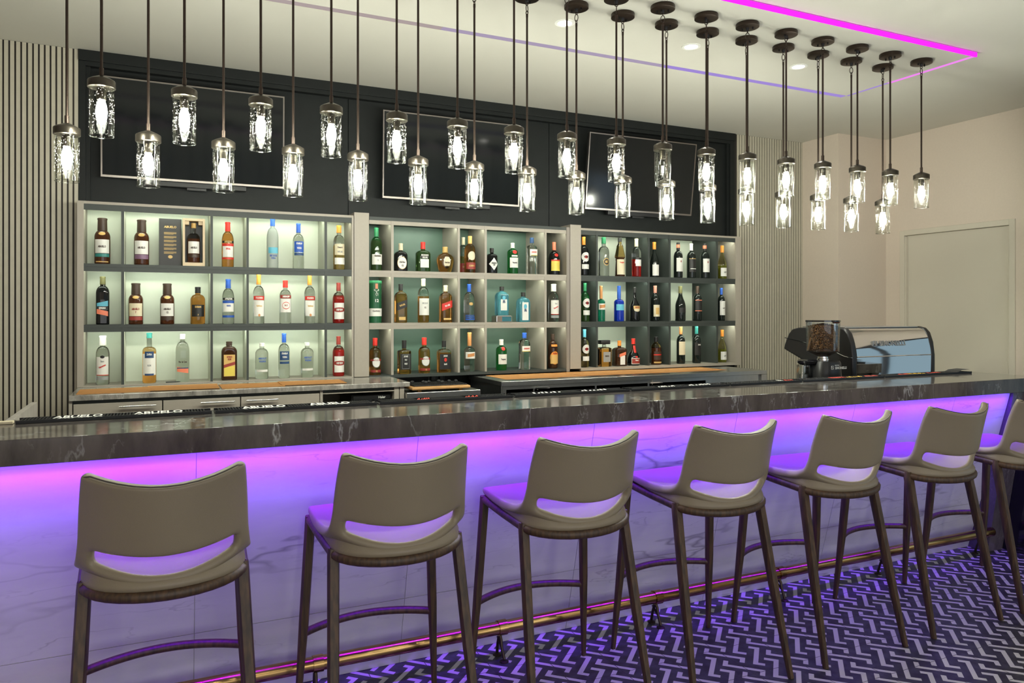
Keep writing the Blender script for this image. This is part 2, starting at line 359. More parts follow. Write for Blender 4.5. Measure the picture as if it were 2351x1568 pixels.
# slatted walls left and right of the shelving
def slats(x0, x1, name):
    mb = MB().box(x0, x1, YB+.007, YB+.0999, 0, ZC, 1); n = int((x1-x0)/.0316)
    for i in range(n+1):
        a = x1-.0316*(i+1)+.010; b = a+.0212
        if a < x0: break
        mb.box(a, b, YB, YB+.007, 0, ZC-.002, 0)
    struct(mb, name, ['slat_wood', 'slat_gap'])
slats(XL, -.482, 'trim_2'); slats(4.955, 5.826, 'trim_3')
# dark panelling above the shelves: header board, side boards, recessed field with two seams
struct(MB().box(-.482, 4.955, YB-.012, YB+.0999, 3.085, ZC-.001, bev=.002), 'trim_4', 'dark_laminate')
mb = MB()
for a, b in ((-.482, -.44), (4.90, 4.955)): mb.box(a, b, YB, YB+.0999, 2.166, 3.085, bev=.002)
struct(mb, 'trim_5', 'dark_laminate')
mb = MB()
for a, b in ((-.44, 1.273), (1.277, 2.977), (2.981, 4.90)): mb.box(a, b, YB+.05, YB+.0999, 2.166, 3.085, bev=.0015).box(a, b, YB+.05, YB+.0999, 0, .955)
struct(mb, 'trim_6', 'dark_laminate')
struct(MB().box(-.44, 4.90, YB+.0, YB+.05, 3.055, 3.085).box(-.44, -.415, YB+.02, YB+.05, 2.17, 3.055).box(4.875, 4.90, YB+.02, YB+.05, 2.17, 3.055), 'trim_7', 'dark_laminate')

# dropped ceiling field with colour-changing light slot round its edge
px0, px1, py0, py1 = -2.3, 4.80, 3.150, 4.155
cp = tag(MB().box(px0, px1, py0+.012, py1, ZP, ZC+.002).build('ceiling_panel', 'ceiling_paint'), 'pale dropped ceiling panel that carries the two rows of pendants', 'ceiling panel')
MB().box(px0, px1+.034, py0, py0+.011, ZP-.004, ZC-.002).build('front_light_strip', 'led_magenta', cp)['label'] = 'glowing magenta light strip'
MB().box(px1+.001, px1+.034, py0+.012, py1-.36, ZP-.001, ZC-.002).box(px1+.001, px1+.022, py1-.36, py1, ZP-.001, ZC-.002, 1).build('side_light_strip', ['led_pink', 'led_lavender'], cp)['label'] = 'pink to lavender light strip'
MB().box(px0, 1.5, py1+.001, py1+.05, ZP-.001, ZC-.002, 0).box(1.5, 3.1, py1+.001, py1+.05, ZP-.001, ZC-.002, 1).box(3.1, px1, py1+.001, py1+.05, ZP-.001, ZC-.002, 2).build('rear_light_strip', ['led_faint', 'led_mauve', 'led_lavender'], cp)['label'] = 'faint lavender light strip'
for i, x in enumerate((2.117, 3.026, 3.935)):
    t = empty('recessed_downlight', (x, 3.80, ZP), ['round recessed downlight nearest the left of the three in view', 'round recessed downlight in the middle of the three in view', 'round recessed downlight furthest right among the pendant canopies'][i], 'downlight', 'recessed downlights')
    MB().lathe([(0, .040), (-.004, .042), (-.004, .058), (0, .060)], 28, cap0=False, cap1=False).build('trim_ring', 'white_print', t, 60)
    MB().lathe([(-.001, .040), (-.0015, .001)], 28).build('lens', 'downlight_glow', t)
    l = bpy.data.lights.new('downlight', 'SPOT'); l.energy = 26; l.spot_size = math.radians(95); l.spot_blend = .6; l.color = (1, .96, .86); l.shadow_soft_size = .04
    lo = bpy.data.objects.new('downlight_lamp', l); C.objects.link(lo); lo.location = (0, 0, -.01); lo.parent = t

# ------------------------------------------------------------------ televisions
def tv(xc, z0, z1, wd, yt, yb, label):
    t = empty('television', (xc, yb, z0), label, 'television', 'wall televisions')
    t.rotation_euler = (math.atan2(yb-yt, z1-z0), 0, 0); h = z1-z0; hw = wd/2
    MB().box(-hw+.008, hw-.008, .004, .05, .008, h-.008, bev=.004).build('casing', 'black_plastic', t, 40)
    MB().box(-hw+.009, hw-.009, -.0005, .004, .013, h-.009).build('screen', 'tv_screen', t)
    f = MB()
    for a in ((-hw, hw, 0, .014), (-hw, hw, h-.009, h)): f.box(a[0], a[1], -.005, .02, a[2], a[3])
    for a in ((-hw, -hw+.009), (hw-.009, hw)): f.box(a[0], a[1], -.005, .02, .014, h-.009)
    f.build('bezel', 'tv_frame', t)
    MB().box(-.32, .32, .012, .05, -.035, 0, bev=.004).box(-.06, .06, .02, .05, -.05, -.035).build('speaker_bar', 'black_plastic', t)
    b = MB().box(-.12, .12, .05, .105, .2, .45); b.build('wall_bracket', 'black_plastic', t)
tv(.222, 2.333, 2.983, 1.145, 5.50, 5.515, 'black wall television with silver frame, leftmost of the three above the shelves')
tv(2.073, 2.314, 2.970, 1.135, 5.485, 5.505, 'black wall television with silver frame above the grey shelf bay in the middle')
tv(3.825, 2.335, 2.977, 1.12, 5.43, 5.51, 'black wall television tilting forward above the wine bottles on the right')

# ------------------------------------------------------------------ shelving
SX = [(-.478, 1.276), (1.392, 3.059), (3.191, 4.919)]
CELL = [[(-.441, -.230), (-.214, .305), (.320, .536), (.550, 1.068), (1.084, 1.262)],
        [(1.392, 1.558), (1.577, 2.088), (2.107, 2.316), (2.334, 2.848), (2.867, 3.052)],
        [(3.191, 3.341), (3.358, 3.871), (3.888, 4.097), (4.115, 4.631), (4.648, 4.853)]]
ROWZ = [(1.766, 2.110), (1.376, 1.720), (.988, 1.332)]
FY = 5.45
names = ['lit shelving bay with pale green backs and dark dividers, furthest left', 'shelving bay with dark green backs and grey dividers in the middle', 'shelving bay with charcoal dividers on the right, holding the wine']
for k in range(3):
    x0, x1 = SX[k]; BY = (5.70, 5.80, 5.80)[k]
    e = empty('bottle_shelf', (x0, FY, .965), names[k], 'shelf', 'back bar shelving bays')
    def B(mb, nm, mt, lab=None):
        o = mb.build(nm, mt, e); o.location = (-x0, -FY, -.965)
        if lab: o['label'] = lab
        return o
    cells = CELL[k]; dk = 'shelf_dark' if k != 1 else 'taupe_laminate'
    # backs (pale lit panel, pale dark-green panel)
    B(MB().box(cells[0][0], cells[-1][1]+.0, BY, BY+.012, .97, 2.14), 'back_panel', ['pale_panel', 'green_dark_panel', 'pale_panel'][k])
    fr = MB()
    if k != 1:
        a0 = x0 if k == 0 else cells[0][0]; a1 = x1 if k == 0 else 4.919
        zb_ = .9805 if k == 0 else .962
        if k == 0: fr.box(x0, cells[0][0], FY-.002, BY+.012, zb_, 2.162, bev=.001)
        fr.box(cells[-1][1], a1, FY-.002, BY+.012, zb_, 2.162, bev=.001)
        fr.box(cells[0][0], cells[-1][1], FY-.002, BY+.012, 2.145, 2.162)
        fr.box(cells[0][0], cells[-1][1], FY-.002, BY, max(zb_, .964), .988)
        B(fr, 'frame', 'taupe_laminate')
    else:
        fr.box(cells[-1][1], 3.083, FY-.002, BY+.012, .962, 2.162)
        B(fr, 'frame', 'taupe_edge')
        B(MB().box(x0, cells[-1][1], FY-.002, BY, .966, .988), 'base_board', 'shelf_dark')
        B(MB().box(x0, cells[-1][1], FY, BY, 2.137, 2.162), 'top_board', 'shelf_dark')
    for r, (z0, z1) in enumerate(ROWZ):
        top = 2.145 if k != 1 else 2.137
        if r: B(MB().box(cells[0][0], cells[-1][1], FY, BY, ROWZ[r-1][0]-.020, ROWZ[r-1][0]), 'shelf', dk)
        zt = top if r == 0 else ROWZ[r-1][0]-.020
        fa = MB(); led = MB()
        for (a, b) in cells:
            fa.box(a, b, FY+.003, FY+.017, z1-.002, zt)
            led.box(a+.004, b-.004, FY+.021, FY+.031, zt-.010, zt-.002)
        B(fa, 'light_cover', dk); B(led, 'light_tape', 'shelf_led', 'glowing white light tape')
        for i in range(4):
            a, b = cells[i][1], cells[i+1][0]
            o = B(MB().box(a, b, FY+.001, BY, z0, zt), 'divider', dk)
    # pale side facings in the outer left bay, as in the photo
    if k == 0:
        for r, (z0, z1) in enumerate(ROWZ):
            zt = 2.145 if r == 0 else ROWZ[r-1][0]-.020
            mb = MB()
            for i in range(4):
                a, b = cells[i][1], cells[i+1][0]; mb.box(a-.0015, a, FY+.012, BY, z0, zt); mb.box(b, b+.0015, FY+.012, BY, z0, zt)
            B(mb, 'divider_facing', 'pale_side', 'pale lit divider facing')
for (a, b, n) in ((1.279, 1.389, 'trim_8'), (3.086, 3.189, 'trim_9')):
    struct(MB().box(a, b, FY-.006, 5.82, .983, 2.186, bev=.0015), n, 'taupe_laminate')
# ------------------------------------------------------------------ back counter, left
BC = .98
e = tag(MB().box(-.473, 1.54, 4.93, 5.565, BC-.031, BC, bev=.002).build('back_counter_top', 'back_stone'), 'speckled grey stone worktop under the left shelving bay', 'countertop')
cab = empty('base_cabinet', (-.475, 4.95, 0), 'taupe base cabinet with bar handles under the grey stone worktop', 'cabinet')
def CB(mb, nm, mt, lab=None, par=None):
    o = mb.build(nm, mt, par or cab)
    if par is None: o.location = (.475, -4.95, 0)
    if lab: o['label'] = lab
    return o
CB(MB().box(-.475, -.458, 4.95, 5.56, 0, .948).box(.94, .957, 4.95, 5.56, 0, .948).box(1.436, 1.469, 4.95, 5.56, 0, .948).box(1.475, 1.506, 4.95, 5.56, 0, .948).box(-.458, .94, 5.54, 5.56, 0, .948).box(.957, 1.436, 5.54, 5.56, 0, .948).box(.957, 1.436, 4.95, 5.54, .55, .57), 'carcass', 'taupe_laminate')
CB(MB().box(-.458, .94, 4.965, 5.0, .925, .948).box(.957, 1.436, 4.965, 5.0, .93, .948), 'top_rail', 'shelf_dark')
for i, (a, b, h0, h1) in enumerate(((-.452, .008, -.218, -.023), (.014, .448, .220, .414), (.454, .935, .481, .674))):
    dr = CB(MB().box(a, b, 4.948, 4.964, .10, .928, bev=.0015), 'door', 'taupe_laminate')
    hb = MB().tube([(h0, 4.915, .907), (h1, 4.915, .907)], .006, 12)
    for q in (h0+.03, h1-.03): hb.tube([(q, 4.915, .907), (q, 4.950, .907)], .004, 8)
    hb.build('handle', 'handle_metal', dr, 40)['label'] = 'brushed steel bar handle'
CB(MB().box(.957, 1.436, 4.953, 4.960, .921, .927), 'glass_rail', 'taupe_laminate')
mw = empty('microwave', (1.30, 5.0, .57), 'black microwave oven in the open niche under the worktop end', 'microwave')
mbm = MB().box(-.145, .13, 0, .34, 0, .33, bev=.006); mbm.build('casing', 'black_plastic', mw)
MB().box(-.135, .12, -.012, -.001, .02, .285, bev=.003).build('door', 'black_gloss', mw)
MB().box(-.135, .12, -.012, -.001, .295, .325, bev=.003).build('control_panel', 'black_plastic', mw)
tx = MB(); flat_text(tx, 'Haier', lambda x, y: (.06+x, -.0135, .31+y), .022); tx.build('lettering', 'white_print', mw)
# cork mats on the left worktop
for i, (x0, x1, y0, y1, rz) in enumerate(((-.445, -.06, 5.0, 5.29, .015), (-.075, .335, 5.0, 5.31, -.01), (.345, .725, 4.99, 5.27, .008), (.715, 1.13, 5.01, 5.28, -.012))):
    o = MB().box(-(x1-x0)/2, (x1-x0)/2, -(y1-y0)/2, (y1-y0)/2, 0, .0025).build('cork_mat', 'cork_mat', loc=((x0+x1)/2, (y0+y1)/2, BC+.0004+(.003 if i in (1, 3) else 0)), rot=(0, 0, rz))
    tag(o, ['orange-brown woven mat at the left end of the stone worktop', 'orange-brown woven mat on the worktop overlapping its left neighbour', 'orange-brown woven mat below the dark rum bottle with yellow label', 'orange-brown woven mat nearest the taupe post on the worktop'][i], 'mat', 'woven mats on the stone worktop')
# ------------------------------------------------------------------ steel station in the middle
st = empty('steel_work_station', (1.49, 4.9, 0), 'low stainless steel station between worktop and cooler', 'work station')
for mb, nm, mt in ((MB().box(0.02, .56, 0, .60, .868, .909, bev=.003), 'top', 'steel'), (MB().box(.03, .55, .02, .60, 0, .868), 'body', 'black_plastic'), (MB().box(.02, .60, -.05, .02, .80, .835, bev=.003), 'front_rail', 'steel')): mb.build(nm, mt, st)
cb = empty('serving_board', (1.757, 5.02, .909), 'honey oak serving board on short feet on the steel station', 'board')
MB().box(-.215, .215, -.13, .13, .016, .037, bev=.009).build('board_top', 'oak', cb, 40)
for x in (-.15, .15):
    for y in (-.09, .09): MB().box(x-.012, x+.012, y-.012, y+.012, 0, .016).build('foot', 'oak', cb)
mm = MB().box(-.19, .20, -.10, .12, 0, .007, bev=.003)
random.seed(3)
for i in range(30): mm.box(-.19+i*.0128, -.184+i*.0128, -.10, .12, .007, .0105)
for i in range(9):
    x, y = random.uniform(-.15, .17), random.uniform(.0, .10); mm.lathe([(0, .012), (.008, .016), (.016, .011), (.02, .003)], 8, (x, y, .007))
tag(mm.build('drip_mat', 'black_rubber', loc=(1.757, 5.02, .9465)), 'black ribbed rubber mat lying on the oak serving board', 'mat')
sk = empty('wall_socket', (1.97, YB+.05, .94), 'dark double socket plate on the wall behind the oak board', 'socket')
MB().box(-.07, .07, -.008, 0, -.04, .045, bev=.003).build('plate', 'shelf_dark', sk)
for x in (-.035, .035): MB().box(x-.018, x+.018, -.04, -.008, -.02, .02, bev=.004).build('plug', 'black_rubber', sk)
# ------------------------------------------------------------------ back bar cooler
co = empty('bar_cooler', (2.225, 4.93, 0), 'long steel topped bottle cooler with black doors under the right shelves', 'cooler')
MB().box(0, 2.515, 0, .635, .922, .955, bev=.002).build('top', 'steel', co)
MB().box(.02, 2.49, .02, .60, .80, .922).build('upper_rail', 'steel', co)
MB().box(0.01, .04, .03, .62, .05, .92).build('end_panel', 'steel', co); MB().box(2.455, 2.515, .002, .62, .05, .92).build('end_panel', 'steel', co)
MB().box(.04, 2.455, .05, .60, .05, .86).build('body', 'black_plastic', co)
for i, (a, b) in enumerate(((.045, .27), (.275, .80), (.81, 1.29), (1.30, 1.87), (1.88, 2.45))):
    dd = MB().box(a, b, .02, .045, .10, .895 if i != 4 else .865, bev=.003).build('door', 'black_gloss', co)
    if i in (1, 3): MB().box(a+.0, a+.12, .0, .022, .890, .900).lathe([(.88, .006), (.915, .006)], 8, (a+.02, .01, 0)).build('hinge', 'chrome', dd)
for i, (x0, x1, y0, y1, rz) in enumerate(((2.32, 3.02, 5.07, 5.44, .01), (3.0, 3.72, 5.07, 5.44, -.006), (3.71, 4.44, 5.09, 5.44, .006))):
    o = MB().box(-(x1-x0)/2, (x1-x0)/2, -(y1-y0)/2, (y1-y0)/2, 0, .002).build('cork_mat', 'cork_mat', loc=((x0+x1)/2, (y0+y1)/2, .9555+(.0022 if i == 1 else 0)), rot=(0, 0, rz))
    tag(o, ['orange-brown mat at the left end of the steel cooler top', 'orange-brown mat in the middle of the steel cooler top', 'orange-brown mat at the right end of the steel cooler top'][i], 'mat', 'woven mats on the cooler')

# ------------------------------------------------------------------ the bar
bar = empty('bar_counter', (0, 2.7, 0), 'long bar counter with grey-brown marble top and violet lit white marble front', 'bar counter')
def BB(mb, nm, mt, lab=None):
    o = mb.build(nm, mt, bar); o.location = (0, -2.7, 0)
    if lab: o['label'] = lab
    return o
BB(MB().box(-2.2, 4.775, 2.70, 3.19, .989, 1.07, bev=.0025), 'countertop', 'bar_stone', 'polished grey-brown marble top')
XE = 4.545
fp = MB(); z_s = .295
def fy(z): return 3.02-.262*z
seams = [-2.25, -1.466, -.678, .11, .897, 1.687, 2.475, 3.26, 4.05, XE]
for i in range(len(seams)-1):
    for (za, zb) in ((0, z_s), (z_s, .989)):
        a, b = seams[i]+.0012, seams[i+1]-.0012; za2, zb2 = za+.0012, zb-.0012
        y0, y1 = fy(za2), fy(zb2)
        fp.add([(a, y0, za2), (b, y0, za2), (b, y1, zb2), (a, y1, zb2), (a, y0+.02, za2), (b, y0+.02, za2), (b, y1+.02, zb2), (a, y1+.02, zb2)], [(0, 1, 2, 3), (5, 4, 7, 6), (0, 4, 5, 1), (3, 2, 6, 7), (1, 5, 6, 2), (4, 0, 3, 7)])
BB(fp, 'front_tiles', 'white_marble', 'white marble tiles, leaning outwards')
bk = MB(); bk.prism([(fy(0)+.004, 0), (3.16, 0), (3.16, .989), (fy(.989)+.004, .989)], 'x', -2.25, XE-.001); BB(bk, 'core', 'white_grout')
BB(MB().prism([(fy(0)-.12, 0), (3.16, 0), (3.16, .988), (fy(.988)-.015, .988)], 'x', XE+.002, 4.69), 'end_leg', 'violet_stone', 'dark stone end leg')
BB(MB().prism([(2.70, 0), (3.18, 0), (3.18, .988), (2.72, .988)], 'x', 4.692, 4.765), 'end_panel', 'black_gloss', 'black end panel')
BB(MB().box(-.48, 3.30, 3.1605, 3.62, .84, .86, bev=.002).box(-.48, 3.30, 3.58, 3.60, 0, .84), 'inner_shelf', 'steel')
up = tag(MB().box(-.523, -.500, 3.195, 3.94, 0, 1.055, bev=.001).build('stone_screen', 'pale_stone'), 'pale stone screen running back from the bar at its left end', 'screen')
tag(MB().box(-.62, -.462, 3.075, 3.105, 1.0705, 1.080, bev=.002).build('cream_strip', 'print_cream'), 'chipped cream strip on the bar top at its far left', 'strip')

# machine table behind the bar
wt = empty('coffee_table', (3.35, 3.24, 0), 'dark side table behind the bar that carries the coffee machine', 'table')
MB().box(-.02, 1.64, .0, .92, .86-.03, .86, bev=.002).build('table_top', 'black_plastic', wt)
for x in (.02, 1.58):
    for y in (.02, .86): MB().box(x, x+.04, y, y+.04, 0, .83).build('leg', 'black_plastic', wt)

# foot rail
rail = empty('foot_rail', (0, 2.88, 0), 'brass foot rail running along the foot of the bar', 'foot rail')
MB().tube([(x, 0, .129) for x in (-2.1, 0, 2, 4, 4.555)], .027, 24).build('pipe', 'brass', rail, 40)
for x in (-1.0, -.225, .538, 1.301, 2.095, 2.856, 3.62, 4.46):
    r = MB().tube([(x-.019, 0, .129), (x+.019, 0, .129)], .0315, 24).build('collar', 'brass', rail, 40)
    br = MB()
    for s in (-1, 1):
        br.tube([(x-.01, .0, .105), (x-.01, s*.012-.004, .085), (x-.01, s*.022-.002, .055), (x-.005, s*.036, .012)], [.008, .007, .006, .007], 8)
        br.lathe([(0, .019), (.004, .019), (.009, .010)], 14, (x-.005, s*.036, 0))
    br.tube([(x-.01, -.020, .055), (x-.01, .02, .085)], .005, 8)
    br.build('support', 'bronze', rail, 50)
# ------------------------------------------------------------------ rubber bar mats on the bar top
def bar_mat(x0, x1, words, label, curl=False):
    L = x1-x0; mb = MB().box(0, L, 0, .088, 0, .004, bev=.001)
    n = int((L-.02)/.0105); zs = []
    for (c, wd, *_r) in words: zs.append((c-x0-wd/2, c-x0+wd/2))
    for i in range(n):
        x = .012+i*.0105
        if any(a-.004 < x < b for a, b in zs): continue
        for j in range(7):
            y = .010+j*.0115; mb.box(x, x+.006, y, y+.006, .004, .0115)
    mb.box(0, L, 0, .004, .004, .0115).box(0, L, .084, .088, .004, .0115)
    if curl:
        mb.add([(L-.16, 0, .004), (L-.10, 0, .022), (L-.02, 0, .026), (L-.02, .088, .026), (L-.10, .088, .022), (L-.16, .088, .004)], [(0, 1, 4, 5), (1, 2, 3, 4)])
    o = mb.build('bar_mat', 'black_rubber', loc=(x0, 3.064, 1.0702))
    tag(o, label, 'bar mat', 'black ribbed rubber mats on the bar top')
    for (c, wd, word, col) in words:
        t = MB()
        if word:
            vs, fs = text_geo(word, .03); W = max(v[0] for v in vs)-min(v[0] for v in vs); sx = wd/W
            t.add([(c-x0+v[0]*sx, .044+v[1]*.088, .0122) for v in vs], fs)
            t.add([(c-x0+v[0]*sx, .044+v[1]*.088, .0050) for v in vs], [tuple(reversed(f)) for f in fs])
        else:   # lettering too small and slanted to read: short raised strokes
            random.seed(int(c*100)); k = 7
            for i in range(k):
                a = c-x0-wd/2+wd*i/k; q = random.choice((.018, .03)); 
                t.add([(a, .02, .0122), (a+wd/k*.55, .02, .0122), (a+wd/k*.55+.012, .02+q*1.4, .0122), (a+.012, .02+q*1.4, .0122)], [(0, 1, 2, 3)])
        t.build('lettering', col, o)
bar_mat(-.453, .176, [(-.267, .155, 'ABUELO', 'white_print'), (-.005, .165, 'ABUELO', 'white_print')], 'black rubber bar mat with white lettering at the left end of the bar')
bar_mat(.188, .815, [(.372, .165, 'ABUELO', 'white_print'), (.63, .165, 'ABUELO', 'white_print')], 'black rubber bar mat with white lettering, second along from the left')
bar_mat(.828, 1.44, [(1.025, .06, '', 'red_print'), (1.25, .065, '', 'red_print')], 'black rubber bar mat with small red marks, in front of the oak board')
bar_mat(1.452, 2.068, [(1.63, .15, '', 'white_print'), (1.885, .15, '', 'white_print')], 'black rubber bar mat with small white marks in front of the steel cooler end')
bar_mat(2.08, 2.69, [(2.31, .11, '', 'white_print'), (2.52, .15, '', 'white_print')], 'black rubber bar mat with small white marks, right of centre')
bar_mat(2.70, 3.20, [(3.07, .035, '', 'white_print'), (3.13, .06, '', 'red_print')], 'black rubber bar mat with one red tag just left of the coffee grinder')
bar_mat(3.212, 3.85, [(3.51, .12, '', 'red_print'), (3.64, .13, '', 'yellow_print'), (3.78, .11, '', 'red_print')], 'black rubber bar mat with red and yellow marks in front of the coffee machine')
bar_mat(3.862, 4.65, [(4.06, .10, '', 'red_print'), (4.18, .14, '', 'yellow_print'), (4.33, .12, '', 'red_print')], 'black rubber bar mat curling up at the right end of the bar', True)

# ------------------------------------------------------------------ bar stools
def lerp_rows(rows, t):
    i = min(int(t), len(rows)-2); f = t-i
    return [a+(b-a)*f for a, b in zip(rows[i], rows[i+1])]
def make_stool():
    root = empty('bar_stool', (0, 2.5, 0))
    # rows from the seat front to the top of the back: centre y, centre z, side y, side z, half width, exponent
    R = [(.222, .752, .205, .752, .228, 2), (.21, .762, .195, .762, .232, 2), (.10, .738, .10, .756, .238, 2), (-.01, .722, .00, .752, .238, 2.2), (-.11, .715, -.09, .762, .232, 2.6),
         (-.205, .713, -.125, .780, .224, 2.2), (-.232, .722, -.140, .795, .220, 2), (-.248, .795, -.150, .825, .216, 2), (-.256, .815, -.156, .845, .214, 2), (-.268, .88, -.168, .90, .212, 2), (-.280, .94, -.188, .965, .208, 2), (-.288, .985, -.212, 1.022, .203, 2), (-.290, .992, -.218, 1.030, .200, 2)]
    ss = [-1, -.93, -.84, -.74, -.6, -.4, -.2, 0, .2, .4, .6, .74, .84, .93, 1]
    vs = []; fs = []; mi = []; n = len(ss)
    for (yc, zc, ys, zs_, hw, ex) in R:
        for s in ss:
            a = abs(s)**ex; vs.append((hw*s, yc+(ys-yc)*a, zc+(zs_-zc)*(abs(s)**(ex if zc < .78 else 2))))
    for j in range(len(R)-1):
        for i in range(n-1):
            if j == 6 and abs(ss[i]+ss[i+1])/2 < .86: continue
            fs.append((j*n+i, j*n+i+1, (j+1)*n+i+1, (j+1)*n+i)); mi.append(1 if j >= 7 else 0)
    me = bpy.data.meshes.new('shell'); me.from_pydata(vs, [], fs); me.materials.append(M['leather']); me.materials.append(M['leather'])
    me.polygons.foreach_set('material_index', mi); o = bpy.data.objects.new('shell', me); C.objects.link(o)
    sd = o.modifiers.new('s', 'SOLIDIFY'); sd.thickness = .032; sd.offset = 0; sb = o.modifiers.new('b', 'SUBSURF'); sb.levels = 2; sb.render_levels = 2
    bpy.context.view_layer.update(); ev = o.evaluated_get(bpy.context.evaluated_depsgraph_get()); full = bpy.data.meshes.new_from_object(ev)
    bpy.data.objects.remove(o)
    for k, nm in ((0, 'seat'), (1, 'backrest')):
        fl = [tuple(p.vertices) for p in full.polygons if p.material_index == k]; used = sorted({i for f in fl for i in f}); mp = {v: i for i, v in enumerate(used)}
        mb = MB().add([full.vertices[i].co for i in used], [tuple(mp[i] for i in f) for f in fl])
        if k == 0:   # cushion underside closing down onto the frame
            ol = [(s*.205, y, z) for s, y, z in ((1, .195, .735), (1.03, .04, .720), (1.0, -.112, .708))]
            ol += [(.202*math.sin(t*PI/2), -.112-.118*math.cos(t*PI/2)**1.15, .700-.004*math.cos(t*PI/2)) for t in [i/8 for i in range(7, -8, -1)]]
            ol += [(-.205, -.112, .708), (-.211, .04, .720), (-.205, .195, .735)]
            nn = len(ol); mb.add([(x, y, z-.006) for x, y, z in ol]+[(x*1.05, y*1.055 if y < 0 else y+.004, z+.004) for x, y, z in ol]+[(x*1.05, y*1.06 if y < 0 else y+.004, z+.018) for x, y, z in ol]+[(x*.99, y*.98 if y < 0 else y, z+.028+(.034*min(1, abs(x)/.2)**3 if y < -.05 else 0)) for x, y, z in ol],
                [(i, (i+1) % nn, nn+(i+1) % nn, nn+i) for i in range(nn)]+[(nn+i, nn+(i+1) % nn, 2*nn+(i+1) % nn, 2*nn+i) for i in range(nn)]+[(2*nn+i, 2*nn+(i+1) % nn, 3*nn+(i+1) % nn, 3*nn+i) for i in range(nn)]+[tuple(reversed(range(nn)))])
        q = mb.build(nm, 'leather', root, 80)
        if k == 1: back = q
        else: seat = q
    bpy.data.meshes.remove(full)
    # piping round the back and stitched seam at the foot of the back
    def pt(j, s, off=(0, 0, 0)):
        yc, zc, ys, zs_, hw, ex = R[j]; a = abs(s)**2; return Vector((hw*s+off[0], yc+(ys-yc)*a+off[1], zc+(zs_-zc)*a+off[2]))
    pp = [pt(j, -.985, (0, -.0145, 0)) for j in range(7, 12)]+[pt(12, s*.98, (0, -.0125, .0005)) for s in ss[1:-1]]+[pt(j, .985, (0, -.0145, 0)) for j in range(11, 6, -1)]
    MB().tube(pp, .0022, 6).build('piping', 'leather_piping', back, 60)
    sm = MB().tube([pt(7, s, (0, -.0165, .002)) for s in ss[:5]], .0012, 5).tube([pt(7, s, (0, -.0165, .002)) for s in ss[-5:]], .0012, 5)
    sm.build('seam', 'thread', back)
    MB().tube([pt(5, s*.8, (0, -.0175, -.002)) for s in ss], .0011, 5).build('seam', 'thread', seat)
    # wooden frame
    BL, FL = (-.207, -.118, .700), (-.222, .200, .727)
    fr = MB()
    for s in (-1, 1): fr.tube([(s*.207, -.118, .700), (s*.215, .04, .711), (s*.222, .200, .727)], [.017, .016, .016], 8, sq=True)
    fr.tube([(.207*math.sin(t*PI/2), -.118-.118*math.cos(t*PI/2)**1.15 if abs(t) < 1 else -.118, .698-.016*math.cos(t*PI/2)) for t in [i/8 for i in range(-8, 9)]], .015, 8, sq=True)
    fr.tube([(-.222, .200, .727), (.222, .200, .727)], .014, 8, sq=True)
    fr.build('frame', 'walnut', root, 50)
    for s in (-1, 1):
        MB().tube([(s*.207, -.118, .712), (s*.2075, -.120, .69), (s*.222, -.19, .35), (s*.238, -.268, 0)], [.017, .0185, .0175, .0105], 10, sq=True).build('leg', 'walnut', root, 50)
        MB().tube([(s*.222, .200, .738), (s*.2225, .201, .71), (s*.240, .226, .35), (s*.259, .256, 0)], [.0165, .0175, .0165, .0095], 10, sq=True).build('leg', 'walnut', root, 50)
    MB().tube([(.243*t, .228+.085*(1-t*t), .315) for t in [i/8 for i in range(-8, 9)]], .0145, 8, sq=True, flat=.9).build('stretcher', 'walnut', root, 50)
    return root
st0 = make_stool()
SL = ['taupe leather bar stool seen square from behind, furthest left at the bar', 'taupe leather bar stool, second from the left, in front of the second brass collar',
      'taupe leather bar stool, third from the left along the bar', 'taupe leather bar stool in the middle of the row of seven', 'taupe leather bar stool, third from the right end of the row',
      'taupe leather bar stool, second from the right end of the row', 'taupe leather bar stool cut by the right edge of the photo']
for i, (x, rz) in enumerate(((.015, 0), (.700, 0), (1.368, 0), (2.033, 0), (2.700, 0), (3.362, 0), (4.01, 0))):
    o = st0 if i == 0 else dup(st0); o.location = (x, 2.5, 0); o.rotation_euler = (0, 0, rz); tag(o, SL[i], 'bar stool', 'bar stools along the bar')

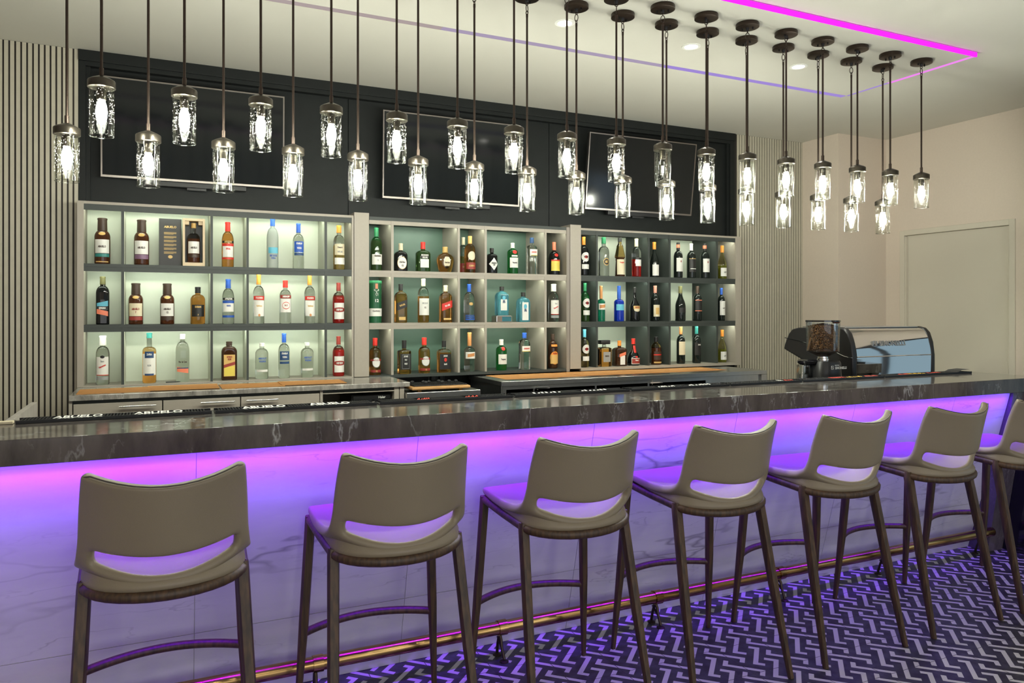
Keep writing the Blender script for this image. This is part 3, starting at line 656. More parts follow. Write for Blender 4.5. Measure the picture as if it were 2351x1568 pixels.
# ------------------------------------------------------------------ pendants
def make_pendant(zb, dim=False):   # zb: height of the glass bottom; root at the ceiling panel
    root = empty('pendant_light', (0, 0, ZP)); B = zb-ZP
    cn = MB().lathe([(-.024, .062), (-.022, .066), (-.003, .066), (0, .064)], 32).build('canopy', 'bronze', root, 50)
    sc = MB()
    for x in (-.03, .03): sc.lathe([(-.036, .0045), (-.024, .0045)], 8, (x, 0, 0))
    sc.lathe([(-.042, .006), (-.034, .009), (-.024, .011)], 12); sc.build('screw', 'black_plastic', cn)
    ch = MB()
    def link(z, rx, rz, ax):
        pts = [((rx*math.cos(a) if ax else 0), (0 if ax else rx*math.cos(a)), z+rz*math.sin(a)) for a in [2*PI*i/16 for i in range(16)]]
        ch.tube(pts, .0022, 6, closed=True)
    link(-.047, .008, .008, 0); link(-.072, .0105, .020, 1); link(-.094, .007, .009, 0)
    ch.build('chain', 'bronze', root, 60)
    r = MB().tube([(0, 0, -.101), (0, 0, -.118)], .0062, 12).tube([(0, 0, -.115), (0, 0, B+.262)], .0055, 12)
    for z in (-.118, (B-.1)/2, B+.42): r.tube([(0, 0, z), (0, 0, z-.003)], .0059, 12)
    r.tube([(0, 0, B+.268), (0, 0, B+.236)], .0085, 14); r.build('rod', 'bronze', root, 50)
    MB().lathe([(B+.188, .047), (B+.190, .0500), (B+.216, .0500), (B+.219, .048), (B+.226, .036), (B+.234, .018), (B+.238, .0095)], 36).build('cap', 'bronze_cap', root, 45)
    MB().lathe([(B+.142, .0165), (B+.145, .0175), (B+.187, .0175)], 20).build('socket', 'bronze_cap', root, 40)
    if dim:
        MB().lathe([(B+.050, .002), (B+.053, .012), (B+.062, .0165), (B+.10, .0175), (B+.128, .0165), (B+.141, .012)], 20).build('bulb', 'bulb_glass', root, 60)
        MB().tube([(-.004, 0, B+.07), (-.004, 0, B+.105)], .0022, 6).tube([(.004, 0, B+.07), (.004, 0, B+.105)], .0022, 6).build('filament', 'filament_glow', root)
    else:
        MB().lathe([(B+.048, .002), (B+.051, .0085), (B+.060, .0135), (B+.078, .0200), (B+.098, .0210), (B+.120, .0180), (B+.135, .013), (B+.142, .012)], 14).build('bulb', 'bulb_glow', root, 60)
    g = MB().lathe([(B+.190, .0455), (B+.0015, .0455), (B, .0448), (B, .0432), (B+.0015, .0425), (B+.190, .0425)], 40, cap0=False, cap1=False)
    gs = g.build('glass_shade', 'seeded_glass', root, 50)
    MB().tube([(.0440*math.cos(a), .0440*math.sin(a), B+.0005) for a in [2*PI*i/36 for i in range(36)]], .0012, 6, closed=True).build('rim', 'rim_glass', gs, 60)
    return root
thin_glass('bulb_glass', (.97, .97, .93))
pn = make_pendant(2.150); pb = make_pendant(1.991); pdm = make_pendant(2.150, True)
used = set()
for row, (x0, y, pr, nm) in enumerate(((4.581, 3.362, pn, 'higher row nearer the camera'), (4.445, 3.548, pb, 'lower row nearer the shelves'))):
    for k in range(17):
        src = pdm if (row == 0 and k == 7) else pr
        o = dup(src) if src.name in used else src; used.add(src.name); i = 16-k
        o.location = (x0-.2995*k, y, ZP); o.rotation_euler = (0, 0, (k*1.7+row) % 6.28)
        lab = ('dim clear glass pendant showing its filament, in the higher row' if src is pdm else 'clear seeded glass pendant, %s from the left in the %s' % (ORD[i], nm))
        tag(o, lab, 'pendant light', 'pendant lights over the bar')

# ------------------------------------------------------------------ coffee machine
cm = empty('espresso_machine', (4.10, 3.50, .86), 'espresso machine with curved mirror-chrome back and black side panels', 'coffee machine')
side = [(0.0, .05), (.0, .30), (.012, .39), (.035, .455), (.065, .487), (.11, .497), (.46, .487), (.52, .475), (.555, .44), (.592, .365), (.60, .33), (.44, .265), (.33, .20), (.30, .05)]
def sidem(x0, x1, nm, mt):
    m_ = MB().prism(side, 'x', x0, x1); o = m_.build(nm, mt, cm, 35); b = o.modifiers.new('b', 'BEVEL'); b.width = .010; b.segments = 3; b.limit_method = 'ANGLE'; return o
s1 = sidem(0, .045, 'side_panel', 'black_plastic'); s2 = sidem(.775, .815, 'side_panel', 'black_plastic')
ln = MB()
ln.tube([(-.002, .585, .412), (-.002, .45, .392), (-.002, .18, .345), (-.002, .07, .306), (-.002, .03, .298), (-.002, .002, .298)], .0028, 6); ln.build('trim_line', 'chrome', s1)
body = [(.012, .052), (.010, .165), (.0085, .28), (.018, .37), (.040, .44), (.068, .477), (.11, .490), (.48, .480), (.55, .44), (.30, .19), (.29, .052)]
def smooth(pl, n=6):
    out = []
    for i in range(len(pl)-1):
        p0 = pl[max(0, i-1)]; p1 = pl[i]; p2 = pl[i+1]; p3 = pl[min(len(pl)-1, i+2)]
        for k in range(n):
            t = k/n; out.append(tuple(.5*((2*b)+(-a+c)*t+(2*a-5*b+4*c-d)*t*t+(-a+3*b-3*c+d)*t**3) for a, b, c, d in zip(p0, p1, p2, p3)))
    return out+[pl[-1]]
cv = smooth([(.004, .303), (.005, .32), (.012, .36), (.032, .43), (.062, .475), (.105, .489)], 6)
MB().prism([(.02, .052), (.03, .17), (.03, .40), (.08, .46), (.11, .480), (.48, .475), (.54, .43), (.30, .19), (.29, .052)], 'x', .046, .774).build('inner_body', 'black_plastic', cm)
def sheet(curve, x0, x1, nm, mt):
    mb = MB(); n = len(curve)
    mb.add([(x0, y, z) for y, z in curve]+[(x1, y, z) for y, z in curve]+[(x0, y+.006, z-.004) for y, z in curve]+[(x1, y+.006, z-.004) for y, z in curve], [(i, i+1, n+i+1, n+i) for i in range(n-1)]+[(2*n+i, 3*n+i, 3*n+i+1, 2*n+i+1) for i in range(n-1)]+[(0, n, 3*n, 2*n), (n-1, 3*n-1, 4*n-1, 2*n-1)])
    return mb.build(nm, mt, cm, 60)
sheet(cv, .046, .774, 'upper_back_panel', 'chrome'); sheet(smooth([(.014, .055), (.009, .12), (.005, .20), (.003, .297)], 4), .046, .774, 'lower_back_panel', 'chrome')
MB().tube([(.046, .003, .300), (.774, .003, .300)], .0032, 8).build('chrome_bead', 'chrome', cm)
MB().box(.05, .77, .10, .47, .490, .496, bev=.002).build('cup_tray', 'steel', cm)
tx = MB(); flat_text(tx, 'SIMONELLI', lambda x, y: (.40+x, .0075+(y+.025)*.30, .385+y), .046, bold=.03, wide=1.15)
for (a, b, c, d) in ((.205, .245, .367, .370), (.205, .245, .400, .403), (.205, .209, .367, .403), (.241, .245, .367, .403)): tx.box(a, b, .008+(c-.36)*.28, .016+(c-.36)*.28, c, d)
tx.tube([(.211, .017, .397), (.239, .010, .373)], .002, 4); tx.build('lettering', 'steel', cm)
for x in (.06, .70):
    for y in (.03, .22): MB().lathe([(0, .02), (.05, .016)], 12, (x+.03, y+.02, 0)).build('foot', 'black_plastic', cm)

gr = empty('coffee_grinder', (3.835, 3.50, .86), 'black coffee grinder with a clear hopper, beside the chrome coffee machine', 'coffee grinder')
gbody = MB().lathe([(0, .095), (.01, .098), (.20, .098), (.275, .094), (.287, .088)], 36, (0, .0, 0), n=3.2); gbody.build('housing', 'black_plastic', gr, 40)
MB().lathe([(.287, .036), (.300, .036), (.303, .032), (.316, .032)], 24).build('collar', 'chrome', gr, 40)
hp = MB().lathe([(.305, .030), (.316, .036), (.345, .098), (.352, .100), (.535, .103), (.535, .101), (.353, .098), (.346, .096), (.318, .034)], 40, cap0=False, cap1=False); hp.build('hopper', 'hopper_glass', gr, 50)
MB().lathe([(.535, .105), (.545, .105), (.546, .10)], 40).tube([(-.025, -.103, .532), (.025, -.103, .532)], .006, 8).build('lid', 'black_gloss', gr, 40)
ds = MB().lathe([(.00, .046), (.26, .046), (.26, .044), (.002, .044)], 28, (-.125, .035, 0), cap0=True, cap1=False).build('dosing_jar', 'hopper_glass', gr, 50)
MB().lathe([(.262, .052), (.275, .066), (.288, .066), (.296, .05), (.297, .02)], 32, (-.095, .03, 0)).build('jar_lid', 'black_gloss', gr, 50)
MB().lathe([(.0, .03), (.20, .03), (.21, .012), (.255, .012)], 16, (-.125, .035, .002)).build('dosing_vane', 'steel', gr, 50)
MB().tube([(-.155, .01, .262), (-.172, .0, .262), (-.185, .0, .13)], [.006, .006, .0045], 8).lathe([(.12, .004), (.125, .007), (.14, .007), (.145, .004)], 10, (-.185, 0, 0)).build('lever', 'chrome', gr, 50)
MB().box(-.045, -.012, -.115, -.088, .145, .168, bev=.004).build('switch', 'yellow_plastic', gr)
tx = MB(); flat_text(tx, 'SIMONELLI', lambda x, y: (.045+x, -.1005, .245+y), .021, bold=.04); flat_text(tx, 'NUOVA', lambda x, y: (.012+x, -.1005, .262+y), .011, bold=.03)
for (a, b, c, d) in ((-.038, -.018, .238, .240), (-.038, -.018, .258, .260), (-.038, -.036, .238, .26), (-.020, -.018, .238, .26)): tx.box(a, b, -.1010, -.1, c, d)
tx.tube([(-.034, -.1005, .256), (-.022, -.1005, .242)], .0015, 4); tx.build('lettering', 'white_print', gr)
bs = MB(); random.seed(5); ic = bmesh.new(); bmesh.ops.create_icosphere(ic, subdivisions=1, radius=1); iv = [q.co.copy() for q in ic.verts]; ic.verts.index_update(); ifc = [tuple(q.index for q in f.verts) for f in ic.faces]; ic.free()
def bean(p, sc=1):
    R = Matrix.Rotation(random.uniform(0, 6.28), 3, 'Z') @ Matrix.Rotation(random.uniform(0, 3.1), 3, 'X'); k = random.choice((0, 0, 1))
    bs.add([p+R @ Vector((q.x*.0062*sc, q.y*.0045*sc, q.z*.0036*sc)) for q in iv], ifc, k)
for i in range(1700):
    a = random.uniform(PI*.95, PI*2.05); z = random.uniform(.356, .497); bean(Vector((.0925*math.cos(a), .0925*math.sin(a), z+.012*math.sin(a*2))))
for i in range(900):
    a = random.uniform(0, 6.28); r = .09*math.sqrt(random.random()); bean(Vector((r*math.cos(a), r*math.sin(a), .522-.20*r+random.uniform(-.004, .004))))
bs.lathe([(.350, .085), (.495, .086), (.505, .05), (.512, .01)], 24, mi=0)
bs.lathe([(.312, .028), (.349, .088)], 24, mi=0)
bo = bs.build('coffee_beans', ['amber_bean', 'bean_light'], loc=(3.835, 3.50, .86)); tag(bo, 'roasted coffee beans heaped in the clear grinder hopper', 'coffee beans', kind='stuff')
BOTTLES = [  # x, z, height, radius, shape, glass, filled glass, fill level, cap, cap scale, y, labels, lettering, description
 (-0.342,1.7665,0.299,0.0458,(0.6, 0.735, 0.4, 0.73, 2, 1),'darkamber','darkamber',0,'dbrown',1,5.53,[(0.235, 0.53, 'white', 0.86, 'r'), (0.155, 0.225, 'teal', 0.86, 'r'), (0.04, 0.06, 'gold', 0.7, 'r'), (0.62, 0.69, 'gold', 0.36, 'o')],[('ABUELO', 0.375, 1.25, 'dbrown')],'dark rum bottle with white label and teal band, alone in the top left cell'),
 (-0.114,1.7665,0.300,0.0452,(0.6, 0.735, 0.4, 0.73, 2, 1),'darkamber','darkamber',0,'dbrown',1,5.53,[(0.235, 0.53, 'white', 0.86, 'r'), (0.13, 0.225, 'purple', 0.86, 'r'), (0.62, 0.69, 'gold', 0.36, 'o')],[('ABUELO', 0.375, 1.25, 'dbrown')],'dark rum bottle with white label and purple band, left of the open gift box'),
 (0.420,1.7665,0.312,0.0394,(0.58, 0.78, 0.4, 0.8, 2, 1),'gold','orange',0.9,'red',1,5.53,[(0.53, 0.58, 'black', 0.97, 'r'), (0.46, 0.52, 'red', 0.97, 'r'), (0.22, 0.46, 'white', 0.8, 'r'), (0.17, 0.21, 'red', 0.97, 'r')],[('APPLETON', 0.555, 1.5, 'gold'), ('SPECIAL', 0.4, 0.9, 'red')],'golden rum bottle with red cap and black, red and white label'),
 (0.718,1.7665,0.349,0.0397,(0.62, 0.82, 0.38, 0.86, 2, 1),'frost','frost',0,'blue',1,5.53,[(0.3, 0.42, 'skyblue', 0.75, 'r')],[('GREY GOOSE', 0.25, 1.5, 'blue'), ('VODKA', 0.2, 0.9, 'blue')],'tall frosted vodka bottle with blue cap and pale blue picture'),
 (0.896,1.7665,0.327,0.0391,(0.6, 0.76, 0.36, 0.8, 2, 1),'clear','clear',0,'blue',1,5.53,[(0.36, 0.6, 'blue', 0.78, 'r'), (0.29, 0.35, 'navy', 0.78, 'r')],[('STANISLAV', 0.55, 1.3, 'white'), ('VODKA', 0.45, 1.0, 'white')],'clear vodka bottle with blue label, top shelf beside the frosted bottle'),
 (1.186,1.7665,0.326,0.0405,(0.62, 0.78, 0.4, 0.84, 2, 1),'clear','gold',0.55,'orange',1,5.53,[(0.33, 0.58, 'cream', 0.86, 'r'), (0.12, 0.27, 'white', 0.86, 'r')],[("Dewar's", 0.5, 1.1, 'dbrown'), ('WHITE LABEL', 0.4, 1.1, 'grey')],'whisky bottle with cream label and orange stopper by the first taupe post'),
 (-0.340,1.3765,0.311,0.0384,(0.66, 0.8, 0.4, 0.84, 4, 0.9),'black','black',0,'olive',1,5.53,[(0.36, 0.47, 'skyblue', 0.93, 'r', 0.25), (0.3, 0.38, 'black', 0.9, 'r'), (0.2, 0.3, 'salmon', 0.93, 'r', -0.25)],[('ESPRESSO', 0.34, 1.3, 'white')],'black square bottle with a colourful diagonal label'),
 (-0.148,1.3765,0.271,0.0436,(0.6, 0.735, 0.4, 0.73, 2, 1),'darkamber','darkamber',0,'dbrown',1,5.53,[(0.2, 0.51, 'cream', 0.86, 'r'), (0.1, 0.19, 'maroon', 0.86, 'r'), (0.62, 0.69, 'gold', 0.36, 'o')],[('ABUELO', 0.37, 1.25, 'maroon'), ('7', 0.29, 0.2, 'maroon')],'dark rum bottle with cream label on the middle shelf'),
 (0.040,1.3765,0.272,0.0437,(0.6, 0.735, 0.4, 0.73, 2, 1),'darkamber','darkamber',0,'dbrown',1,5.53,[(0.2, 0.51, 'white', 0.86, 'r'), (0.1, 0.19, 'dbrown', 0.86, 'r'), (0.62, 0.69, 'gold', 0.36, 'o')],[('ABUELO', 0.37, 1.25, 'dbrown'), ('12', 0.29, 0.3, 'dbrown')],'dark rum bottle with white label and brown band, middle shelf'),
 (0.229,1.3765,0.251,0.0465,(0.66, 0.8, 0.36, 0.84, 2, 1),'orange','orange',0,'black',1,5.53,[(0.2, 0.52, 'black', 0.8, 'r')],[('DURAN', 0.46, 1.0, 'gold'), ('7', 0.24, 0.15, 'gold')],'amber rum bottle with black label and short black cap'),
 (0.423,1.3765,0.308,0.0394,(0.58, 0.78, 0.4, 0.8, 2, 1),'clear','clear',0,'blue',1,5.53,[(0.53, 0.58, 'black', 0.97, 'r'), (0.46, 0.52, 'blue', 0.97, 'r'), (0.27, 0.46, 'white', 0.8, 'r'), (0.14, 0.19, 'blue', 0.97, 'r')],[('APPLETON', 0.555, 1.5, 'white'), ('WHITE', 0.4, 0.8, 'blue')],'clear rum bottle with blue cap and blue and white label'),
 (0.624,1.3765,0.345,0.0377,(0.6, 0.76, 0.36, 0.8, 2, 1),'clear','clear',0,'orange',1,5.53,[(0.48, 0.56, 'red', 0.97, 'r'), (0.15, 0.47, 'white', 0.88, 'r'), (0.14, 0.2, 'copper', 0.16, 'o')],[('STOLICHNAYA', 0.52, 1.55, 'white'), ('Stolichnaya', 0.36, 1.2, 'gold')],'clear vodka bottle with red and white label, left of the red-capped one'),
 (0.805,1.3765,0.306,0.0401,(0.62, 0.78, 0.4, 0.84, 2, 1),'clear','clear',0,'red',1,5.53,[(0.58, 0.66, 'maroon', 0.97, 'r'), (0.26, 0.57, 'white', 0.84, 'r'), (0.33, 0.5, 'red', 0.55, 'o'), (0.345, 0.485, 'white', 0.5, 'o')],[('SMIRNOFF', 0.62, 1.5, 'white'), ('No 21', 0.42, 0.6, 'maroon')],'clear vodka bottle with red cap and white label between two taller ones'),
 (0.975,1.3765,0.347,0.0380,(0.6, 0.76, 0.36, 0.8, 2, 1),'clear','clear',0,'orange',1,5.53,[(0.48, 0.56, 'red', 0.97, 'r'), (0.15, 0.47, 'white', 0.88, 'r'), (0.14, 0.2, 'copper', 0.16, 'o')],[('STOLICHNAYA', 0.52, 1.55, 'white'), ('Stolichnaya', 0.36, 1.2, 'gold')],'clear vodka bottle with red and white label, right of the red-capped one'),
 (1.183,1.3765,0.296,0.0421,(0.6, 0.76, 0.34, 0.8, 2, 1),'clear','red',0.66,'maroon',1,5.53,[(0.1, 0.5, 'white', 0.8, 'r'), (0.27, 0.39, 'maroon', 0.97, 'o')],[('DEEP EDDY', 0.33, 1.4, 'white')],'red bottle with white label on the middle shelf by the taupe post'),
 (-0.340,0.9885,0.315,0.0397,(0.62, 0.78, 0.38, 0.81, 2, 1),'clear','clear',0,'white',1.25,5.53,[(0.2, 0.57, 'white', 0.84, 'r'), (0.19, 0.205, 'red', 0.84, 'r'), (0.1, 0.17, 'grey', 0.84, 'r'), (0.54, 0.6, 'black', 0.26, 'o')],[('Seco', 0.48, 0.6, 'grey'), ('Herrerano', 0.38, 1.3, 'red', 0.5)],'clear spirit bottle with white stopper and white label, bottom left cell'),
 (-0.068,0.9885,0.331,0.0417,(0.64, 0.72, 0.38, 0.9, 2, 1),'clear','orange',0.63,'teal',1,5.53,[(0.16, 0.585, 'white', 0.93, 'r'), (0.5, 0.63, 'navy', 0.56, 'r'), (0.15, 0.19, 'navy', 0.56, 'r')],[('ZAFRA', 0.57, 0.95, 'white'), ('RUM', 0.35, 0.6, 'grey')],'long-necked amber rum bottle with white and dark blue label'),
 (0.134,0.9885,0.320,0.0431,(0.64, 0.84, 0.34, 0.9, 3, 0.9),'clear','clear',0,'white',1,5.53,[(0.2, 0.3, 'salmon', 0.9, 'r', -0.18), (0.28, 0.3, 'navy', 0.9, 'r')],[('Flor de Cana', 0.42, 1.5, 'dbrown')],'clear square-shouldered rum bottle with pale cap and coral band'),
 (0.429,0.9885,0.265,0.0508,(0.74, 0.88, 0.36, 0.9, 5, 0.6),'brown','brown',0,'dbrown',1,5.53,[(0.1, 0.66, 'gold', 0.72, 'r'), (0.11, 0.36, 'yellow', 0.66, 'r'), (0.36, 0.44, 'maroon', 0.72, 'r', 0.3)],[("MYERS'S", 0.6, 1.0, 'maroon'), ('RUM', 0.54, 0.6, 'maroon')],'flat dark bottle with a yellow and gold label'),
 (0.645,0.9885,0.252,0.0436,(0.7, 0.84, 0.36, 0.91, 2, 1),'clear','clear',0,'white',1,5.53,[(0.2, 0.26, 'white', 0.8, 'r')],[('ABSOLUT', 0.57, 1.55, 'blue'), ('VODKA', 0.49, 1.3, 'blue')],'clear round-shouldered vodka bottle with blue lettering, left of the blue-capped one'),
 (0.796,0.9885,0.318,0.0386,(0.6, 0.76, 0.36, 0.8, 2, 1),'clear','clear',0,'blue',1,5.53,[(0.4, 0.6, 'navy', 0.78, 'r'), (0.32, 0.37, 'navy', 0.78, 'r')],[('STANISLAV', 0.55, 1.3, 'white'), ('VODKA', 0.47, 1.0, 'white')],'clear vodka bottle with blue cap and blue label on the bottom shelf'),
 (0.957,0.9885,0.250,0.0440,(0.7, 0.84, 0.36, 0.91, 2, 1),'clear','clear',0,'white',1,5.53,[(0.2, 0.26, 'white', 0.8, 'r')],[('ABSOLUT', 0.57, 1.55, 'blue'), ('VODKA', 0.49, 1.3, 'blue')],'clear round-shouldered vodka bottle with blue lettering, right of the blue-capped one'),
 (1.183,0.9885,0.291,0.0421,(0.6, 0.76, 0.34, 0.8, 2, 1),'clear','red',0.66,'maroon',1,5.53,[(0.1, 0.5, 'white', 0.8, 'r'), (0.27, 0.39, 'maroon', 0.97, 'o')],[('DEEP EDDY', 0.33, 1.4, 'white')],'red bottle with white label on the bottom shelf by the taupe post'),
 (1.466,1.7665,0.323,0.0418,(0.62, 0.78, 0.36, 0.8, 2, 1),'green','dgreen',0.7,'green',1,5.53,[(0.14, 0.38, 'white', 0.92, 'r'), (0.84, 0.9, 'salmon', 0.3, 'r')],[('Glenfiddich', 0.34, 1.5, 'dbrown'), ('12', 0.24, 0.3, 'grey')],'green whisky bottle with white label, top shelf just right of the first post'),
 (1.655,1.7665,0.213,0.0508,(0.58, 0.72, 0.3, 0.76, 2.6, 0.8),'black','black',0,'cream',1,5.53,[(0.07, 0.52, 'gold', 0.8, 'o'), (0.085, 0.505, 'white', 0.76, 'o')],[('Old Parr', 0.32, 1.2, 'dbrown'), ('12', 0.2, 0.35, 'dbrown')],'squat black bottle with white oval label and cream cap'),
 (1.832,1.7665,0.230,0.0567,(0.6, 0.72, 0.3, 0.77, 2.6, 0.8),'dgreen','dgreen',0,'red',1,5.53,[(0.14, 0.42, 'white', 0.66, 'r'), (0.45, 0.53, 'black', 0.7, 'r')],[("BUCHANAN'S", 0.55, 1.3, 'white'), ('DELUXE', 0.47, 0.9, 'white')],'squat dark green bottle with white label and red cap'),
 (2.013,1.7665,0.199,0.0661,(0.52, 0.76, 0.26, 0.79, 3, 0.7),'orange','orange',0,'gold',1,5.53,[(0.14, 0.64, 'white', 0.46, 'o'), (0.17, 0.61, 'cream', 0.42, 'o')],[('Crown Royal', 0.38, 0.8, 'dbrown')],'broad round amber whisky decanter with oval label'),
 (2.206,1.7665,0.292,0.0367,(0.64, 0.78, 0.36, 0.8, 2, 1),'clear','gold',0.48,'cream',1,5.635,[(0.04, 0.28, 'maroon', 0.94, 'r')],[('CUERVO', 0.18, 1.2, 'gold')],'pale tequila bottle half hidden behind the golden tequila bottle'),
 (2.222,1.7665,0.293,0.0431,(0.64, 0.78, 0.36, 0.8, 2, 1),'orange','gold',0,'gold',1,5.53,[(0.1, 0.28, 'maroon', 0.94, 'r'), (0.34, 0.58, 'cream', 0.62, 'o')],[('CUERVO', 0.19, 1.3, 'gold')],'golden tequila bottle with maroon band and arched cream label'),
 (2.411,1.7665,0.204,0.0438,(0.68, 0.78, 0.34, 0.84, 2.4, 1),'black','black',0,'black',1,5.53,[(0.12, 0.62, 'white', 0.96, 'd')],[("HENDRICK'S", 0.4, 1.3, 'black'), ('GIN', 0.33, 0.4, 'black')],'short black gin bottle with white diamond label'),
 (2.596,1.7665,0.253,0.0443,(0.7, 0.8, 0.34, 0.84, 2, 1),'green','green',0,'white',1,5.53,[(0.2, 0.52, 'white', 0.8, 'r'), (0.64, 0.76, 'red', 0.36, 'o'), (0.55, 0.6, 'white', 0.5, 'r')],[('Tanqueray', 0.36, 1.2, 'black')],'bright green gin bottle with white label and red seal, top shelf'),
 (2.771,1.7665,0.303,0.0413,(0.7, 0.8, 0.38, 0.86, 4, 0.9),'clear','clear',0,'navy',1,5.53,[(0.52, 0.68, 'white', 0.9, 'r'), (0.51, 0.525, 'yellow', 0.9, 'r')],[("GORDON'S", 0.6, 1.4, 'red')],'clear gin bottle with white band and dark cap, top shelf'),
 (2.979,1.7665,0.275,0.0473,(0.5, 0.72, 0.3, 0.76, 2, 1),'black','black',0,'salmon',1,5.53,[(0.12, 0.46, 'yellow', 0.84, 'r'), (0.42, 0.46, 'red', 0.84, 'r'), (0.55, 0.65, 'red', 0.3, 'o')],[],'dark liqueur bottle with yellow label and hanging red tag'),
 (1.655,1.3765,0.294,0.0426,(0.68, 0.8, 0.36, 0.84, 7, 0.95),'orange','orange',0,'black',1,5.53,[(0.36, 0.55, 'black', 0.97, 'r', 0.35), (0.07, 0.15, 'gold', 0.6, 'r')],[('BLACK LABEL', 0.455, 1.5, 'gold', 0.33)],'square whisky bottle with slanted black label and black cap'),
 (1.835,1.3765,0.338,0.0434,(0.62, 0.8, 0.36, 0.84, 2, 1),'clear','orange',0.6,'cream',1,5.53,[(0.17, 0.55, 'white', 0.9, 'r')],[('MACALLAN', 0.44, 1.2, 'grey'), ('12', 0.34, 0.35, 'dbrown')],'whisky bottle with large plain white label and white cap'),
 (2.017,1.3765,0.290,0.0441,(0.68, 0.8, 0.36, 0.84, 7, 0.95),'gold','orange',0.9,'cream',1,5.53,[(0.36, 0.55, 'red', 0.97, 'r', 0.35), (0.07, 0.12, 'gold', 0.7, 'r')],[('RED LABEL', 0.455, 1.4, 'white', 0.33)],'square whisky bottle with slanted red label and cream cap'),
 (2.215,1.3765,0.303,0.0431,(0.6, 0.78, 0.34, 0.8, 2, 1),'clear','clear',0,'blue',1,5.53,[(0.17, 0.19, 'blue', 0.9, 'r'), (0.12, 0.15, 'blue', 0.9, 'r'), (0.44, 0.52, 'gold', 0.32, 'o'), (0.06, 0.1, 'blue', 0.9, 'r')],[],'clear tequila bottle with bright blue cap and blue bands'),
 (2.499,1.4310,0.232,0.0493,(0.66, 0.82, 0.34, 0.86, 6, 0.85),'ice','ice',0,'black',1,5.53,[(0.17, 0.72, 'white', 0.56, 'r'), (0.54, 0.68, 'skyblue', 0.28, 'o')],[('BOMBAY', 0.5, 0.6, 'navy'), ('SAPPHIRE', 0.45, 0.7, 'navy')],'bright blue glass gin bottle raised on a silver display stand'),
 (2.691,1.3765,0.243,0.0500,(0.66, 0.82, 0.34, 0.86, 6, 0.85),'ice','ice',0,'black',1,5.53,[(0.06, 0.66, 'white', 0.56, 'r'), (0.44, 0.6, 'skyblue', 0.28, 'o')],[('BOMBAY', 0.42, 0.6, 'navy'), ('SAPPHIRE', 0.37, 0.7, 'navy')],'bright blue glass gin bottle standing directly on the shelf'),
 (2.974,1.3765,0.315,0.0436,(0.62, 0.78, 0.38, 0.81, 2, 1),'clear','clear',0,'white',1.25,5.53,[(0.2, 0.57, 'white', 0.84, 'r'), (0.19, 0.205, 'red', 0.84, 'r'), (0.1, 0.17, 'grey', 0.84, 'r'), (0.58, 0.64, 'black', 0.26, 'o')],[('Seco', 0.48, 0.6, 'grey'), ('Herrerano', 0.38, 1.3, 'red', 0.5)],'clear spirit bottle with white stopper in the middle bay by the second post'),
 (1.456,0.9885,0.274,0.0434,(0.6, 0.74, 0.38, 0.8, 2, 1),'orange','orange',0,'red',1,5.53,[(0.07, 0.14, 'maroon', 0.9, 'r'), (0.2, 0.48, 'grey', 0.62, 'o'), (0.215, 0.465, 'white', 0.56, 'o'), (0.38, 0.43, 'maroon', 0.9, 'r')],[('CHIVAS', 0.405, 1.2, 'white'), ('12', 0.1, 0.3, 'gold')],'amber whisky bottle with silver label, red cap, beside the first post'),
 (1.682,0.9885,0.254,0.0460,(0.66, 0.72, 0.34, 0.76, 8, 0.95),'brown','orange',0.95,'black',1,5.53,[(0.13, 0.6, 'black', 0.92, 'r'), (0.15, 0.58, 'grey', 0.6, 'r'), (0.16, 0.57, 'black', 0.57, 'r')],[("JACK DANIEL'S", 0.52, 1.1, 'white'), ('Old No.7', 0.42, 0.6, 'white'), ('WHISKEY', 0.3, 0.8, 'white')],'square whiskey bottle with black and white label and black cap'),
 (1.842,0.9885,0.272,0.0451,(0.6, 0.74, 0.38, 0.8, 2, 1),'orange','orange',0,'red',1,5.53,[(0.07, 0.14, 'maroon', 0.9, 'r'), (0.2, 0.48, 'grey', 0.62, 'o'), (0.215, 0.465, 'white', 0.56, 'o'), (0.38, 0.43, 'maroon', 0.9, 'r')],[('CHIVAS', 0.405, 1.2, 'white'), ('12', 0.1, 0.3, 'gold')],'amber whisky bottle with silver label between two black-labelled bottles'),
 (2.003,0.9885,0.246,0.0525,(0.64, 0.74, 0.3, 0.8, 5, 0.7),'clear','orange',0.62,'black',1,5.53,[(0.1, 0.58, 'black', 0.86, 'r'), (0.34, 0.46, 'red', 0.22, 'o')],[('JIM BEAM', 0.52, 0.9, 'white'), ('BLACK', 0.26, 0.7, 'white')],'bourbon bottle with wide black label and red emblem'),
 (2.218,0.9885,0.308,0.0431,(0.52, 0.62, 0.34, 0.66, 2, 1),'clear','clear',0,'copper',1,5.53,[(0.33, 0.5, 'white', 0.95, 'r'), (0.38, 0.46, 'copper', 0.6, 'r', 0.15)],[],'clear liqueur bottle with very long copper neck wrap'),
 (2.495,0.9885,0.248,0.0440,(0.66, 0.78, 0.36, 0.82, 2, 1),'green','green',0,'white',1,5.53,[(0.2, 0.52, 'white', 0.8, 'r'), (0.64, 0.76, 'red', 0.3, 'o')],[('Tanqueray', 0.36, 1.2, 'black')],'bright green gin bottle with white label on the bottom shelf'),
 (2.703,0.9885,0.299,0.0429,(0.7, 0.82, 0.38, 0.86, 4, 0.9),'clear','clear',0,'blue',1,5.53,[(0.5, 0.64, 'white', 0.94, 'r'), (0.49, 0.505, 'yellow', 0.94, 'r')],[("GORDON'S", 0.57, 1.5, 'red')],'clear gin bottle with white band and blue cap on the bottom shelf'),
